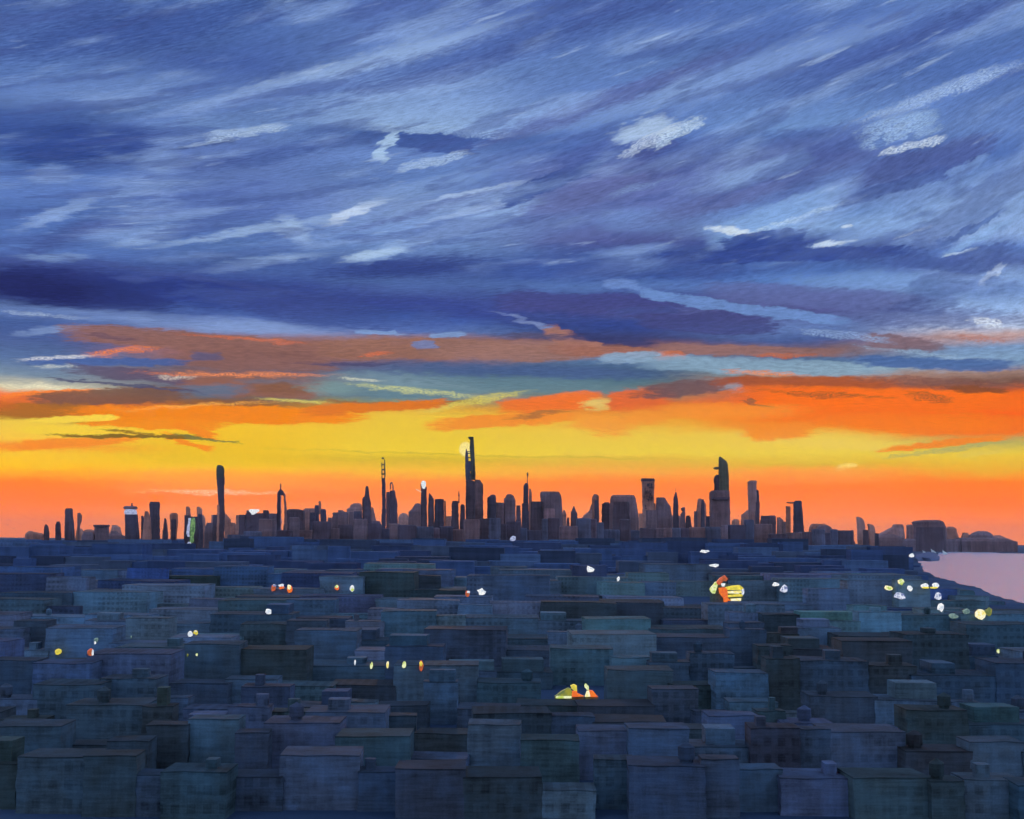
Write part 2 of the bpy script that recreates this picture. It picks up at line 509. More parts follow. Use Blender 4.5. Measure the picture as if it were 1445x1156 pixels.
def facade_material(name, horiz):
    """render of plaster and stone; the object colour gives the tint, its alpha the grain size"""
    m, t, b = new_mat(name)
    oi = t.node('ShaderNodeObjectInfo')
    geo = t.node('ShaderNodeNewGeometry')
    inv = t.math('DIVIDE', 1.0, t.math('MULTIPLY', oi.outputs['Alpha'], 10000.0 / F))
    p = t.vmath('SCALE', geo.outputs['Position'])
    t.l.new(inv, p.node.inputs['Scale'])
    s1 = (0.02, 0.02, 0.28) if horiz else (0.30, 0.30, 0.022)
    s2 = (0.12, 0.12, 0.010) if horiz else (0.02, 0.02, 0.30)
    n1 = t.noise(t.vmath('MULTIPLY', p, s1), 1.0, 4.0, 0.6)
    n2 = t.noise(t.vmath('MULTIPLY', p, s2), 1.0, 3.0, 0.6)
    n3 = t.noise(p, 0.022, 4.0, 0.6)
    v = t.math('ADD', t.math('MULTIPLY', t.math('SUBTRACT', n1, 0.5), 1.1 if horiz else 1.5), 1.0)
    v = t.math('ADD', v, t.math('MULTIPLY', t.math('SUBTRACT', n2, 0.5), 0.7))
    v = t.math('ADD', v, t.math('MULTIPLY', t.math('SUBTRACT', n3, 0.5), 1.6 if horiz else 2.0))
    v = t.math('ADD', v, t.math('MULTIPLY', t.math('SUBTRACT', t.noise(p, 0.45, 2.0, 0.6), 0.5), 0.5))
    if horiz:
        ps = t.node('ShaderNodeSeparateXYZ')
        t.l.new(geo.outputs['Position'], ps.inputs[0])
        fz = t.math('FRACT', t.math('DIVIDE', ps.outputs[2], 3.3))
        fx = t.math('FRACT', t.math('DIVIDE', ps.outputs[0], 2.9))
        wz = t.math('MULTIPLY', t.rng(fz, 0.28, 0.36, 0, 1), t.rng(fz, 0.86, 0.78, 0, 1))
        wx = t.math('MULTIPLY', t.rng(fx, 0.20, 0.26, 0, 1), t.rng(fx, 0.80, 0.74, 0, 1))
        win = t.math('MULTIPLY', t.math('MULTIPLY', wz, wx), t.rng(t.noise(t.vmath('SCALE', geo.outputs['Position']), 1.0, 2.0), 0.42, 0.58, 0.0, 0.26))
        v = t.math('SUBTRACT', v, win)
    v = t.math('MAXIMUM', v, 0.3)
    c = t.vmath('SCALE', oi.outputs['Color'])
    t.l.new(v, c.node.inputs['Scale'])
    for nn in t.n:
        if nn.type == 'VECT_MATH' and nn.operation == 'SCALE' and nn.inputs['Scale'].default_value == 1.0 and not nn.inputs['Scale'].links:
            nn.inputs['Scale'].default_value = 0.03
    hs = t.mix(t.rng(n3, 0.4, 0.65, 0.0, 0.5), c, t.vmath('MULTIPLY', c, (0.72, 0.98, 1.18)))
    t.l.new(hs, b.inputs['Base Color'])
    b.inputs['Roughness'].default_value = 0.85
    b.inputs['Specular IOR Level'].default_value = 0.15
    return m


FAC_V = facade_material('weathered_masonry', False)
FAC_H = facade_material('weathered_plaster', True)


def plain(name, c, rough=0.8, spec=0.3):
    m, t, b = new_mat(name)
    geo = t.node('ShaderNodeNewGeometry')
    n = t.noise(geo.outputs['Position'], 0.4, 3.0)
    t.l.new(t.mix(n, (*[v * 0.8 for v in c], 1), (*[min(1, v * 1.2) for v in c], 1)), b.inputs['Base Color'])
    b.inputs['Roughness'].default_value = rough
    b.inputs['Specular IOR Level'].default_value = spec
    return m


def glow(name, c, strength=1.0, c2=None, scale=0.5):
    """lamp glass, and emission standing in for light on lit faces; uneven glow"""
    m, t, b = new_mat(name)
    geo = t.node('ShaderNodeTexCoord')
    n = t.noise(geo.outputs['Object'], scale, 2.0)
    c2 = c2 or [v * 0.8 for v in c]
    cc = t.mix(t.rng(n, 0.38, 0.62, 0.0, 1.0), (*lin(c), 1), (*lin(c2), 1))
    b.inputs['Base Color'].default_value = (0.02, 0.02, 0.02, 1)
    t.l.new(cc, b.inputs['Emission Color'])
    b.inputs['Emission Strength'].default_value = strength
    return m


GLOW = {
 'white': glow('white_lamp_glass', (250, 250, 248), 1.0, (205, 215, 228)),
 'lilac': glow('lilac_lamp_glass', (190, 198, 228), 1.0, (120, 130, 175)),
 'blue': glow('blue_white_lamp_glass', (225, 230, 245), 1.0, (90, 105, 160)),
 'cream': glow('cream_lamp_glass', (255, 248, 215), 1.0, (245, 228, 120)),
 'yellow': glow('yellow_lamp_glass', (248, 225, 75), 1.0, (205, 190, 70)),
 'green': glow('green_lamp_and_lit_face', (185, 205, 85), 1.0, (235, 240, 190)),
 'olive': glow('olive_lamp_and_lit_face', (150, 145, 40), 1.0, (95, 110, 60)),
 'orange': glow('orange_lamp_and_lit_face', (240, 120, 30), 1.0, (225, 95, 40)),
 'rust': glow('rust_lamp_and_lit_face', (205, 95, 55), 1.0, (160, 80, 40)),
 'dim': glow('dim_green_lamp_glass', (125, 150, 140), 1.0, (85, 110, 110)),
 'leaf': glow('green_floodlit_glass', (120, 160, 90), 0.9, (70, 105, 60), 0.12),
 'pale': glow('pale_boom_glow', (245, 205, 170), 1.0, (250, 170, 130)),  # the boom is no lamp; its paleness is put in as emission
}
METAL = plain('dark_bracket_metal', (0.05, 0.05, 0.06), 0.5)


# ------------------------------------------------------------------ object helpers
def tag(o, label=None, cat=None, group=None, kind=None):
    if label: o['label'] = label
    if cat: o['category'] = cat
    if group: o['group'] = group
    if kind: o['kind'] = kind
    return o


def empty(name, loc):
    o = bpy.data.objects.new(name, None)
    o.location = loc
    C.objects.link(o)
    return o


def link(name, verts, faces, mat, parent=None, loc=None, tint=None, D=None):
    me = bpy.data.meshes.new(name)
    me.from_pydata([tuple(v) for v in verts], [], faces)
    me.update()
    me.materials.append(mat)
    o = bpy.data.objects.new(name, me)
    C.objects.link(o)
    if parent is not None:
        o.parent = parent
    if loc is not None:
        o.location = loc
    if tint is not None:
        o.color = (tint[0], tint[1], tint[2], (D or 1000) / 10000.0)
    return o


def ring(xl, xr, yc, hd, z):
    w = xr - xl
    c = min(w, 2 * hd) * 0.16
    return [(xl + c, yc - hd, z), (xr - c, yc - hd, z), (xr, yc - hd + c, z), (xr, yc + hd - c, z),
            (xr - c, yc + hd, z), (xl + c, yc + hd, z), (xl, yc + hd - c, z), (xl, yc - hd + c, z)]


def stack(rings):
    """rings from bottom to top"""
    v, f = [], []
    n = len(rings[0])
    for r in rings:
        v += r
    for k in range(len(rings) - 1):
        for i in range(n):
            j = (i + 1) % n
            f.append((k * n + i, k * n + j, (k + 1) * n + j, (k + 1) * n + i))
    f.append(tuple(reversed(range(n))))
    f.append(tuple((len(rings) - 1) * n + i for i in range(n)))
    return v, f


GAIN = (4.3, 3.85, 2.95)      # display colour of a wall facing the dusk sky -> its base colour
GAIN_FAR = (4.6, 3.15, 2.45)
def paint(c, gain=GAIN):
    return [min(0.75, max(0.012, v * g)) for v, g in zip(lin(c), gain)]

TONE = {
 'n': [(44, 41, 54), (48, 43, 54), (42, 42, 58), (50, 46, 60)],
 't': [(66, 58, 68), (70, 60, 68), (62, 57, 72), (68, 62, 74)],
 'l': [(96, 74, 72), (104, 78, 72), (88, 72, 76), (100, 80, 80)],  # paler brown, mostly for farther buildings; haze painted into the colour
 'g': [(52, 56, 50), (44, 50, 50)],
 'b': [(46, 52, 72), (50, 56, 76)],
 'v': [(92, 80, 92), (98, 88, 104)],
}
RX = {'1': 30, '2': 230, '3': 430, '4': 630, '5': 830, '6': 1010, '7': 1190}
S7 = 1445 / 230.0


def region_px(reg, x, y):
    oy = 660 if reg == '7' else 600
    return RX[reg] + x / S7, oy + y / S7


def profile(reg, D, levels, base_y_ext=True, depth=None, dy=0.0, jit=0.35, foot=None):
    """levels: (y, xl, xr) top to bottom in enlarged picture units -> rings bottom to top, world coordinates"""
    rows = []
    for (y, a, b) in levels:
        pa, pb = region_px(reg, a, y), region_px(reg, b, y)
        A, B = at(pa[0], pa[1], D), at(pb[0], pb[1], D)
        rows.append(((A.z + B.z) / 2, A.x, B.x))
    if base_y_ext:
        rows.append((0.0, rows[-1][1], rows[-1][2]))
    mpp = D / F
    out = []
    for k, (z, a, b) in enumerate(rows):
        out.append((z, a, b))
        if k + 1 < len(rows):
            z2, a2, b2 = rows[k + 1]
            n = int(abs(z - z2) / (4.5 * mpp))
            for i in range(1, n + 1):
                t = i / (n + 1)
                ja, jb = random.uniform(-jit, jit) * mpp, random.uniform(-jit, jit) * mpp
                out.append((z + (z2 - z) * t, a + (a2 - a) * t + ja, b + (b2 - b) * t + jb))
    wmax = max(b - a for z, a, b in out)
    rings = []
    for (z, a, b) in reversed(out):
        w = max(b - a, 0.25 * mpp)
        if b - a < w:
            m_ = (a + b) / 2
            a, b = m_ - w / 2, m_ + w / 2
        hd = 0.5 * (depth if depth else max(0.75 * wmax, 2)) * (0.35 + 0.65 * w / wmax)
        rings.append(ring(a, b, D + dy, hd, z))
    return rings


DCOUNT = [0]


def tower(reg, D, name, label, parts, group=None, cat='building'):
    """parts: (part name, tone, levels[, dy in metres[, grounded]])"""
    DCOUNT[0] += 1
    D = D + (DCOUNT[0] % 9) * 17
    built = []
    for p in parts:
        pn, tone, lv = p[:3]
        dy = p[3] if len(p) > 3 else 0.0
        gnd = p[4] if len(p) > 4 else (pn == 'body')
        built.append((pn, tone, profile(reg, D, lv, gnd, dy=dy)))
    b0 = built[0][2][0]
    xc = sum(v[0] for v in b0) / 8
    base = Vector((xc, D, 0))
    single = len(built) == 1
    root = None if single else empty(name, base)
    for pn, tone, rings in built:
        rings = [[(v[0] - base.x, v[1] - base.y, v[2]) for v in r] for r in rings]
        v, f = stack(rings)
        if tone in GLOW:
            o = link(name if single else pn, v, f, GLOW[tone], root)
        else:
            o = link(name if single else pn, v, f, FAC_V, root, tint=paint(random.choice(TONE[tone]), GAIN_FAR), D=D)
        if single:
            o.location = base
            root = o
    tag(root, label, cat, group or 'buildings of the far skyline')
    return root

# ------------------------------------------------------------------ the skyline, left to right
L, T, N = 6100, 5650, 5200
def one(reg, D, tone, label, lv, name='building', group=None):
    return tower(reg, D, name, label, [('body', tone, lv)], group)

one('1', L, 'l', 'low tan stepped building at the far left end of the skyline', [(938, 72, 90), (946, 62, 108), (958, 52, 172), (970, 45, 190)])
one('1', N, 'n', 'short dark tapering tower, first tower from the left end of the skyline', [(880, 214, 224), (900, 207, 238), (960, 203, 247)], 'tower')
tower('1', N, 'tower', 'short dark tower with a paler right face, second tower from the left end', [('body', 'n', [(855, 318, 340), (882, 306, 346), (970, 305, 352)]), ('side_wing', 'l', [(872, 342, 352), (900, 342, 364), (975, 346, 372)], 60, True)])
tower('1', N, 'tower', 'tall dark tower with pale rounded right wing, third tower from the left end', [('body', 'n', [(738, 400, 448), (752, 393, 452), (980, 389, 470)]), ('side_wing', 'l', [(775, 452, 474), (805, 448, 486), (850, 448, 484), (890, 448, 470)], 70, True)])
one('1', L, 'l', 'low pale domed building just right of the tall dark tower with a rounded wing', [(917, 505, 530), (932, 492, 543), (985, 486, 552)])
one('1', L + 150, 'l', 'low wide pale building between the domed one and the flat slab roof', [(924, 585, 615), (940, 550, 648), (985, 545, 652)])
one('1', T, 't', 'low brown cube in front of the wide pale building at the left', [(950, 560, 628), (985, 540, 645)])
tower('1', T, 'building', 'squat brown building under a wide overhanging flat slab roof', [('body', 't', [(906, 657, 770), (985, 655, 778)]), ('roof', 'n', [(884, 650, 776), (896, 651, 780), (906, 660, 768)], -5), ])
one('1', L, 'l', 'pale humped building between the slab roof and the tower with a lit band', [(886, 812, 842), (905, 806, 872), (985, 785, 892)])
one('1', T, 't', 'small brown building at the left foot of the tower with a lit band', [(940, 800, 835), (985, 790, 915)])
tower('1', N, 'tower', 'broad dark tower with a lilac lit band under its flat cap and a short mast', [
    ('body', 'n', [(792, 924, 1026), (985, 928, 1042)]),
    ('light_band', 'lilac', [(746, 938, 1004), (756, 924, 1018), (772, 920, 1022), (792, 926, 1022)], -3),
    ('roof_cap', 't', [(718, 926, 1010), (724, 915, 1022), (744, 912, 1024), (748, 930, 1010)], 0),
    ('mast', 'n', [(690, 979, 984), (704, 975, 988), (720, 974, 989)], 0),
    ('side_wing', 'n', [(802, 1026, 1044), (860, 1026, 1050), (985, 1026, 1053)], 60, True)])
tower('1', N, 'tower', 'tall dark slab tower with a paler brown block against its foot', [
    ('body', 'n', [(680, 1148, 1220), (700, 1139, 1225), (800, 1145, 1222), (985, 1143, 1226)]),
    ('front_block', 'l', [(770, 1172, 1195), (822, 1165, 1216), (985, 1152, 1226)], -120, True),
    ('side_wing', 'n', [(825, 1234, 1248), (880, 1228, 1258), (985, 1226, 1264)], 60, True)])
tower('1', L, 'tower', 'slim pale tower standing free to the right of the dark slab tower', [
    ('body', 'l', [(778, 1335, 1372), (795, 1318, 1386), (860, 1326, 1386), (985, 1326, 1376)]),
    ('side_wing', 't', [(920, 1292, 1318), (940, 1284, 1326), (985, 1282, 1330)], -60, True)])
one('1', T, 'n', 'narrow dark core block in front of the slim pale free standing tower', [(835, 1332, 1372), (985, 1330, 1368)])
tower('2', L, 'tower', 'pale slanted tower left of the green floodlit tower', [('body', 'l', [(722, 206, 228), (745, 205, 242), (985, 212, 250)]), ('side_wing', 'l', [(795, 176, 205), (985, 183, 212)], 30, True)])
one('2', T, 'n', 'dark narrow block left of the green floodlit tower', [(800, 196, 245), (985, 188, 242)])
one('2', L, 'l', 'pale slanted tower right of the green floodlit tower', [(724, 300, 326), (745, 302, 345), (985, 310, 352)], 'tower')
one('2', T, 'n', 'dark block in front of the pale slanted tower right of the green lights', [(790, 312, 345), (985, 308, 356)])
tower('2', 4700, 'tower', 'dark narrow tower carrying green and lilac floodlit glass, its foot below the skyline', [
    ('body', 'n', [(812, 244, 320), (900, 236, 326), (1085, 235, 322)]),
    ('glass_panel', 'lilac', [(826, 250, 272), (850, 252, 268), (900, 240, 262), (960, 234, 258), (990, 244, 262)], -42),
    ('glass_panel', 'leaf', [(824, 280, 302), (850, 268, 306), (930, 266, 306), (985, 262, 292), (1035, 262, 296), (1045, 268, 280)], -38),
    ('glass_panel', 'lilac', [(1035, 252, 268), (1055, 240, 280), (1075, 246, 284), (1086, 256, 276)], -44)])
one('2', L, 'l', 'low pale stepped building left of the tall pencil tower', [(795, 350, 358), (830, 346, 374), (985, 344, 378)])
one('2', T, 't', 'low brown building two left of the tall pencil tower', [(866, 392, 440), (900, 378, 445), (985, 370, 450)])
one('2', N, 'n', 'dark cube against the left foot of the tall pencil tower', [(795, 448, 490), (985, 440, 505)])
one('2', L, 'l', 'pale low block peeping left behind the dark cube of the pencil tower', [(796, 432, 460), (985, 428, 460)])
tower('2', N - 60, 'tower', 'very tall plain pencil tower with a green brown rounded top, left part of the skyline', [
    ('body', 'n', [(470, 476, 544), (560, 486, 541), (700, 494, 541), (800, 500, 548), (900, 490, 542), (985, 490, 540)]),
    ('crown', 'g', [(355, 488, 514), (366, 480, 532), (385, 477, 540), (440, 476, 540), (470, 477, 543)]),
    ('side_wing', 'l', [(708, 494, 512), (752, 496, 516)], -30, True)])
one('2', L, 'l', 'pale sloping building against the right foot of the tall pencil tower', [(790, 548, 562), (835, 548, 598), (985, 548, 612)])
one('2', L + 100, 'l', 'low pale building halfway between the pencil tower and the block with a white roof light', [(866, 605, 640), (985, 600, 652)])
one('2', L, 'l', 'pale narrow building left behind the dark twin cubes', [(798, 650, 682), (985, 642, 690)])
one('2', N, 'n', 'small dark cube left of the block with a white roof light', [(795, 678, 728), (985, 672, 738)])
tower('2', N, 'building', 'wide dark block with an oval white light on its roof', [
    ('body', 'n', [(782, 742, 930), (870, 738, 936), (985, 735, 938)]),
    ('penthouse', 'n', [(755, 740, 786), (790, 740, 790)], 10),
    ('penthouse', 'n', [(754, 886, 926), (764, 884, 934), (790, 882, 934)], 12),
    ('roof_light', 'white', [(750, 806, 872), (756, 795, 882), (768, 796, 880), (780, 808, 858), (796, 818, 836)], -70)])
one('2', T, 't', 'brown block between the white roof light and the spired tower with two shafts', [(784, 936, 1008), (985, 930, 1014)])
tower('2', N, 'tower', 'spired tower of two thin shafts under one crown, right of the white roof light', [
    ('body', 'n', [(618, 1014, 1046), (700, 1012, 1044), (985, 1010, 1050)]),
    ('shaft', 'l', [(604, 1062, 1078), (690, 1068, 1088), (985, 1074, 1098)], 15, True),
    ('crown', 'n', [(578, 1028, 1060), (592, 1018, 1068), (610, 1014, 1070), (622, 1016, 1066)], 2),
    ('mast', 'n', [(516, 1040, 1044), (530, 1036, 1048), (560, 1037, 1047), (580, 1034, 1052)], 2),
    ('side_wing', 'v', [(622, 1046, 1054), (985, 1046, 1056)], -16, True)])
one('2', T, 'n', 'broad dark stepped block right of the spired tower with two shafts', [(745, 1122, 1200), (756, 1100, 1250), (790, 1086, 1252), (985, 1070, 1254)])
one('2', L, 'l', 'pale flat topped building behind, between the broad dark block and the small spire', [(738, 1262, 1348), (752, 1248, 1352), (985, 1244, 1350)])
one('3', N, 'n', 'dark low block left of the small spired building', [(775, 48, 92), (985, 42, 96)])
tower('3', T, 'building', 'small spired building with a pale narrow mast block behind', [
    ('body', 'n', [(710, 92, 118), (720, 89, 124), (985, 88, 136)]),
    ('spire', 'l', [(667, 118, 124), (682, 111, 132), (740, 110, 134), (790, 108, 138)], 40)])
one('3', N, 'n', 'dark rounded block right of the small spired building', [(744, 150, 180), (756, 142, 188), (985, 138, 194)])
one('3', L, 't', 'low brown building in the dip right of the dark rounded block', [(820, 208, 244), (985, 195, 250)])
one('3', T, 't', 'brown block left of the raised dark penthouse block', [(775, 248, 300), (985, 246, 304)])
one('3', N, 't', 'dark block with a raised stepped roof, left of the pale broad mass', [(754, 300, 334), (766, 298, 350), (776, 294, 384), (985, 292, 388)])
one('3', L, 'l', 'broad pale stepped mass behind the dark pointed tower', [(693, 440, 490), (708, 410, 502), (730, 402, 506), (745, 376, 506), (985, 376, 508)])
one('3', T, 't', 'brown block standing in front of the broad pale stepped mass', [(770, 398, 436), (985, 392, 442)])
one('3', T - 100, 'n', 'dark slim block left against the dark pointed tower', [(765, 440, 505), (985, 435, 508)])
tower('3', N, 'tower', 'dark pointed tower with stepped shoulders, left of the thin lattice topped tower', [
    ('body', 'n', [(540, 546, 558), (552, 540, 564), (576, 538, 568), (640, 530, 574), (690, 530, 588), (985, 528, 592)]),
    ('side_wing', 'n', [(634, 512, 528), (650, 504, 532), (985, 504, 532)], 30, True)])
one('3', L, 'l', 'pale sloping building right behind the dark pointed tower', [(730, 590, 606), (760, 590, 614), (850, 590, 634), (985, 588, 640)])
one('3', T, 't', 'brown low block sloping to the gap left of the thin lattice topped tower', [(850, 602, 662), (868, 594, 671), (985, 590, 684)])
tower('3', N, 'tower', 'very thin tall tower with an open lattice top, left of the centre', [
    ('body', 'n', [(470, 682, 713), (545, 685, 716), (580, 688, 717), (740, 690, 718), (745, 684, 720)], 0, True),
    ('lattice_post', 'g', [(332, 680, 688), (400, 680, 689), (472, 681, 690)], 0),
    ('lattice_post', 'g', [(306, 703, 712), (345, 702, 714), (400, 704, 716), (472, 704, 714)], 0),
    ('lattice_beam', 'g', [(286, 684, 698), (296, 680, 706), (302, 690, 706)], 0),
    ('lattice_beam', 'g', [(346, 684, 706), (356, 684, 708)], 2),
    ('lattice_beam', 'b', [(388, 684, 708), (402, 684, 708)], 2),
    ('lattice_beam', 'g', [(428, 684, 708), (440, 684, 708)], 2),
    ('side_wing', 'v', [(568, 676, 688), (640, 680, 690), (985, 684, 692)], 24, True)])
tower('3', N + 90, 'tower', 'broken topped dark tower with ring shaped pinnacle, just right of the thin lattice topped one', [
    ('body', 'n', [(580, 758, 798), (600, 756, 804), (640, 754, 808), (690, 752, 820), (985, 750, 827)]),
    ('pinnacle', 't', [(505, 764, 776), (514, 756, 782), (524, 753, 764), (572, 753, 760)], 2),
    ('pinnacle', 't', [(520, 774, 783), (550, 776, 788), (586, 778, 790)], 4),
    ('panel_wall', 't', [(590, 719, 750), (620, 716, 758), (985, 716, 762)], 30, True)])
one('3', L, 'l', 'low pale hill shaped building left of the tower with the white lit head', [(780, 864, 892), (790, 848, 908), (815, 832, 920), (985, 825, 930)])
one('3', T, 't', 'brown building rising in steps toward the tower with the white lit head', [(695, 984, 1022), (712, 970, 1028), (745, 950, 1032), (770, 922, 1036), (985, 915, 1038)])
tower('3', N, 'tower', 'slim dark tower with white oval lamp head and pale boom to its left', [
    ('body', 'n', [(548, 1028, 1082), (580, 1030, 1080), (985, 1030, 1088)]),
    ('lamp_post', 'n', [(504, 1030, 1040), (520, 1027, 1042), (550, 1027, 1044)], 10),
    ('lamp_head', 'white', [(495, 1046, 1066), (503, 1039, 1074), (525, 1035, 1078), (545, 1040, 1074), (566, 1050, 1066)], -16),
    ('boom', 'pale', [(566, 984, 992), (574, 986, 1008), (584, 1006, 1026), (592, 1020, 1036), (598, 1030, 1040)], -6)])
one('3', N, 'n', 'dark block with a sharp off centre peak, right of the white lamp head', [(604, 1105, 1110), (622, 1100, 1124), (655, 1097, 1144), (985, 1092, 1150)])
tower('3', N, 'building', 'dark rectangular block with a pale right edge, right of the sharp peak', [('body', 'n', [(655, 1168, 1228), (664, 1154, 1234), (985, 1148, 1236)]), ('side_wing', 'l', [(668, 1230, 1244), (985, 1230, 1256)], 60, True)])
one('3', L, 'l', 'low pale building in the dip left of the needle roofed block', [(808, 1256, 1302), (985, 1250, 1305)])
tower('3', N, 'building', 'dark block with a thin needle on its roof, left of the tallest tower', [
    ('body', 'n', [(672, 1312, 1358), (690, 1304, 1362), (985, 1298, 1368)]),
    ('needle', 'n', [(580, 1365, 1368), (600, 1363, 1371), (660, 1363, 1372), (690, 1360, 1374)], 0),
    ('side_wing', 'n', [(700, 1386, 1408), (715, 1378, 1416), (985, 1370, 1422)], 30, True)])
tower('4', N - 100, 'tower', 'tallest tower of all, twin blue green blades with rungs between, the pale sun behind', [
    ('body', 'n', [(484, 174, 216), (500, 172, 252), (985, 170, 256)], 0, True),
    ('blade', 'g', [(104, 196, 240), (122, 196, 241), (130, 210, 242), (200, 205, 247), (250, 210, 249), (300, 214, 252), (400, 216, 255), (486, 214, 258)], 0),
    ('blade', 'b', [(212, 172, 179), (225, 172, 182), (250, 168, 192), (350, 166, 200), (420, 168, 212), (486, 172, 216)], 0),
    ('rung', 'b', [(232, 180, 208), (238, 180, 208)], 2),
    ('rung', 'b', [(246, 180, 210), (254, 180, 210)], 2),
    ('rung', 'b', [(284, 190, 214), (292, 190, 214)], 2),
    ('rung', 'b', [(318, 190, 216), (350, 192, 218), (410, 192, 220)], 4),
    ('roof_flag', 'g', [(106, 192, 204), (112, 190, 204)], 4)])
tower('4', N + 30, 'building', 'brown flat topped block right of the lower half of the tallest tower', [
    ('body', 't', [(485, 252, 298), (500, 250, 306), (525, 250, 324), (985, 252, 328)]),
    ('front_block', 'v', [(520, 206, 236), (760, 200, 240)], -110, True)])
one('4', L, 'l', 'low pale building in the gap right of the tallest tower', [(828, 345, 366), (985, 330, 372)])
one('4', N, 'n', 'dark block with a rounded top, first right of the gap beside the tallest tower', [(617, 394, 430), (628, 386, 437), (645, 362, 440), (985, 362, 442)])
one('4', T, 't', 'brown flat block between the rounded dark block and the domed building', [(687, 440, 508), (985, 438, 512)])
tower('4', T, 'building', 'brown domed building with a round head on broad shoulders', [('body', 't', [(648, 512, 604), (665, 508, 612), (985, 508, 616)]), ('dome', 't', [(612, 545, 570), (620, 532, 588), (636, 524, 600), (652, 520, 604)], 0)])
one('4', N, 't', 'low brown block between the domed building and the tower with a lamp topped mast', [(712, 620, 655), (985, 612, 668)])
tower('4', N, 'tower', 'dark tower with a thin mast, left of the broad flat topped blocks right of centre', [
    ('body', 'n', [(514, 698, 722), (540, 683, 727), (690, 682, 727), (700, 668, 727), (985, 665, 736)]),
    ('mast', 'n', [(418, 716, 722), (432, 712, 727), (455, 714, 725), (468, 716, 721), (516, 714, 722)], 0),
    ('side_wing', 'l', [(558, 739, 747), (572, 734, 752), (600, 733, 758), (680, 732, 762)], 50, True)])
one('4', N, 'n', 'low dark block in front of the left side of the wide brown flat topped block', [(678, 748, 858), (985, 742, 862)])
tower('4', T, 'building', 'wide brown flat topped block with a slanting right corner, right of centre', [
    ('body', 't', [(598, 838, 990), (606, 831, 1004), (620, 830, 1012), (660, 834, 1020), (985, 858, 1036)]),
    ('roof_slab', 'l', [(590, 840, 992), (600, 832, 1002)], 0)])
one('4', T - 200, 'v', 'mauve block in front of the lower half of the wide brown flat topped block', [(740, 862, 960), (985, 856, 966)])
one('4', L, 'l', 'pale low shoulder building right of the wide brown flat topped block', [(754, 1036, 1050), (785, 1026, 1062), (985, 1026, 1066)])
one('4', N, 'n', 'small dark block left of the onion shaped turret', [(820, 1070, 1088), (985, 1060, 1096)])
one('4', N, 'n', 'dark onion shaped turret standing by itself in the dip right of centre', [(718, 1127, 1133), (735, 1120, 1138), (755, 1112, 1146), (785, 1102, 1160), (985, 1098, 1166)], 'turret')
one('4', L, 'l', 'pale building rising in steps to the left of the slim round topped tower', [(700, 1286, 1296), (756, 1268, 1296), (795, 1222, 1296), (845, 1186, 1296), (985, 1180, 1298)])
tower('4', T, 'tower', 'slim round topped pale tower with a dark core, right of the stepped pale building', [
    ('body', 'l', [(613, 1308, 1334), (626, 1298, 1348), (650, 1290, 1352), (985, 1294, 1352)]),
    ('front_block', 'n', [(672, 1302, 1338), (985, 1298, 1342)], -90, True)])
one('5', T, 'n', 'dark rounded block left against the big square brown block', [(684, 146, 180), (700, 122, 192), (985, 118, 200)])
tower('5', T, 'building', 'big square brown block with slanting top corners, left of the tower with dark window marks', [
    ('body', 't', [(640, 203, 412), (660, 198, 418), (700, 195, 426), (790, 192, 440), (985, 192, 444)]),
    ('roof_slab', 'l', [(621, 216, 402), (632, 206, 410), (641, 205, 411)], 0),
    ('front_block', 'n', [(690, 200, 335), (985, 194, 340)], -140, True)])
one('5', L, 'l', 'low pale block between the big square brown block and the tower with dark window marks', [(783, 450, 486), (985, 438, 492)])
mk = tower('5', N, 'tower', 'pale brown tower with dark cap and dark glyph like window marks near its top', [
    ('body', 'l', [(500, 476, 586), (700, 482, 583), (985, 485, 590)]),
    ('roof_cap', 'n', [(472, 476, 500), (474, 474, 580), (482, 470, 586), (500, 471, 588)], 0),
    ('front_block', 't', [(760, 492, 580), (985, 490, 586)], -95, True)])
# the dark marks on the tower's face, each built as strokes of flat panels
MARKS = [
    [(516, 526, 534, 541), (518, 520, 548, 526), (516, 541, 536, 546)],
    [(548, 521, 553, 541), (552, 516, 558, 544), (560, 512, 570, 518), (532, 527, 538, 541), (522, 536, 532, 542), (554, 524, 560, 528), (553, 541, 568, 546), (560, 528, 570, 532)],
    [(532, 551, 572, 557), (548, 546, 556, 562), (560, 563, 570, 567)],
    [(506, 586, 512, 606), (512, 582, 524, 588), (520, 590, 526, 600), (512, 604, 520, 610)],
    [(530, 588, 536, 606), (536, 584, 550, 590), (538, 604, 554, 610), (550, 592, 556, 602), (536, 620, 558, 626), (544, 610, 552, 622)],
    [(510, 628, 524, 634), (532, 632, 540, 648), (540, 640, 566, 646), (556, 630, 562, 652)],
    [(514, 656, 538, 662), (524, 662, 532, 678), (540, 652, 566, 658), (548, 658, 554, 666)],
    [(498, 560, 502, 620)], [(496, 735, 514, 742)], [(500, 712, 508, 728)],
]
Dm = mk.location.y
for strokes in MARKS:
    vs, fs = [], []
    for (x0, y0, x1, y1) in strokes:
        pa, pb = region_px('5', x0, y0), region_px('5', x1, y1)
        A, B = at(pa[0], pa[1], Dm), at(pb[0], pb[1], Dm)
        yy = -28.0 - random.uniform(0.5, 1.5)
        q = [(A.x, B.z), (B.x, B.z), (B.x, A.z), (A.x, A.z)]
        n = len(vs)
        for dy in (0, 6.0):
            vs += [(x - mk.location.x, yy + dy, z) for x, z in q]
        fs += [(n, n + 1, n + 2, n + 3), (n + 7, n + 6, n + 5, n + 4), (n, n + 4, n + 5, n + 1), (n + 1, n + 5, n + 6, n + 2), (n + 2, n + 6, n + 7, n + 3), (n + 3, n + 7, n + 4, n)]
    link('window_mark', vs, fs, FAC_V, mk, tint=paint((42, 36, 44), GAIN_FAR), D=Dm)
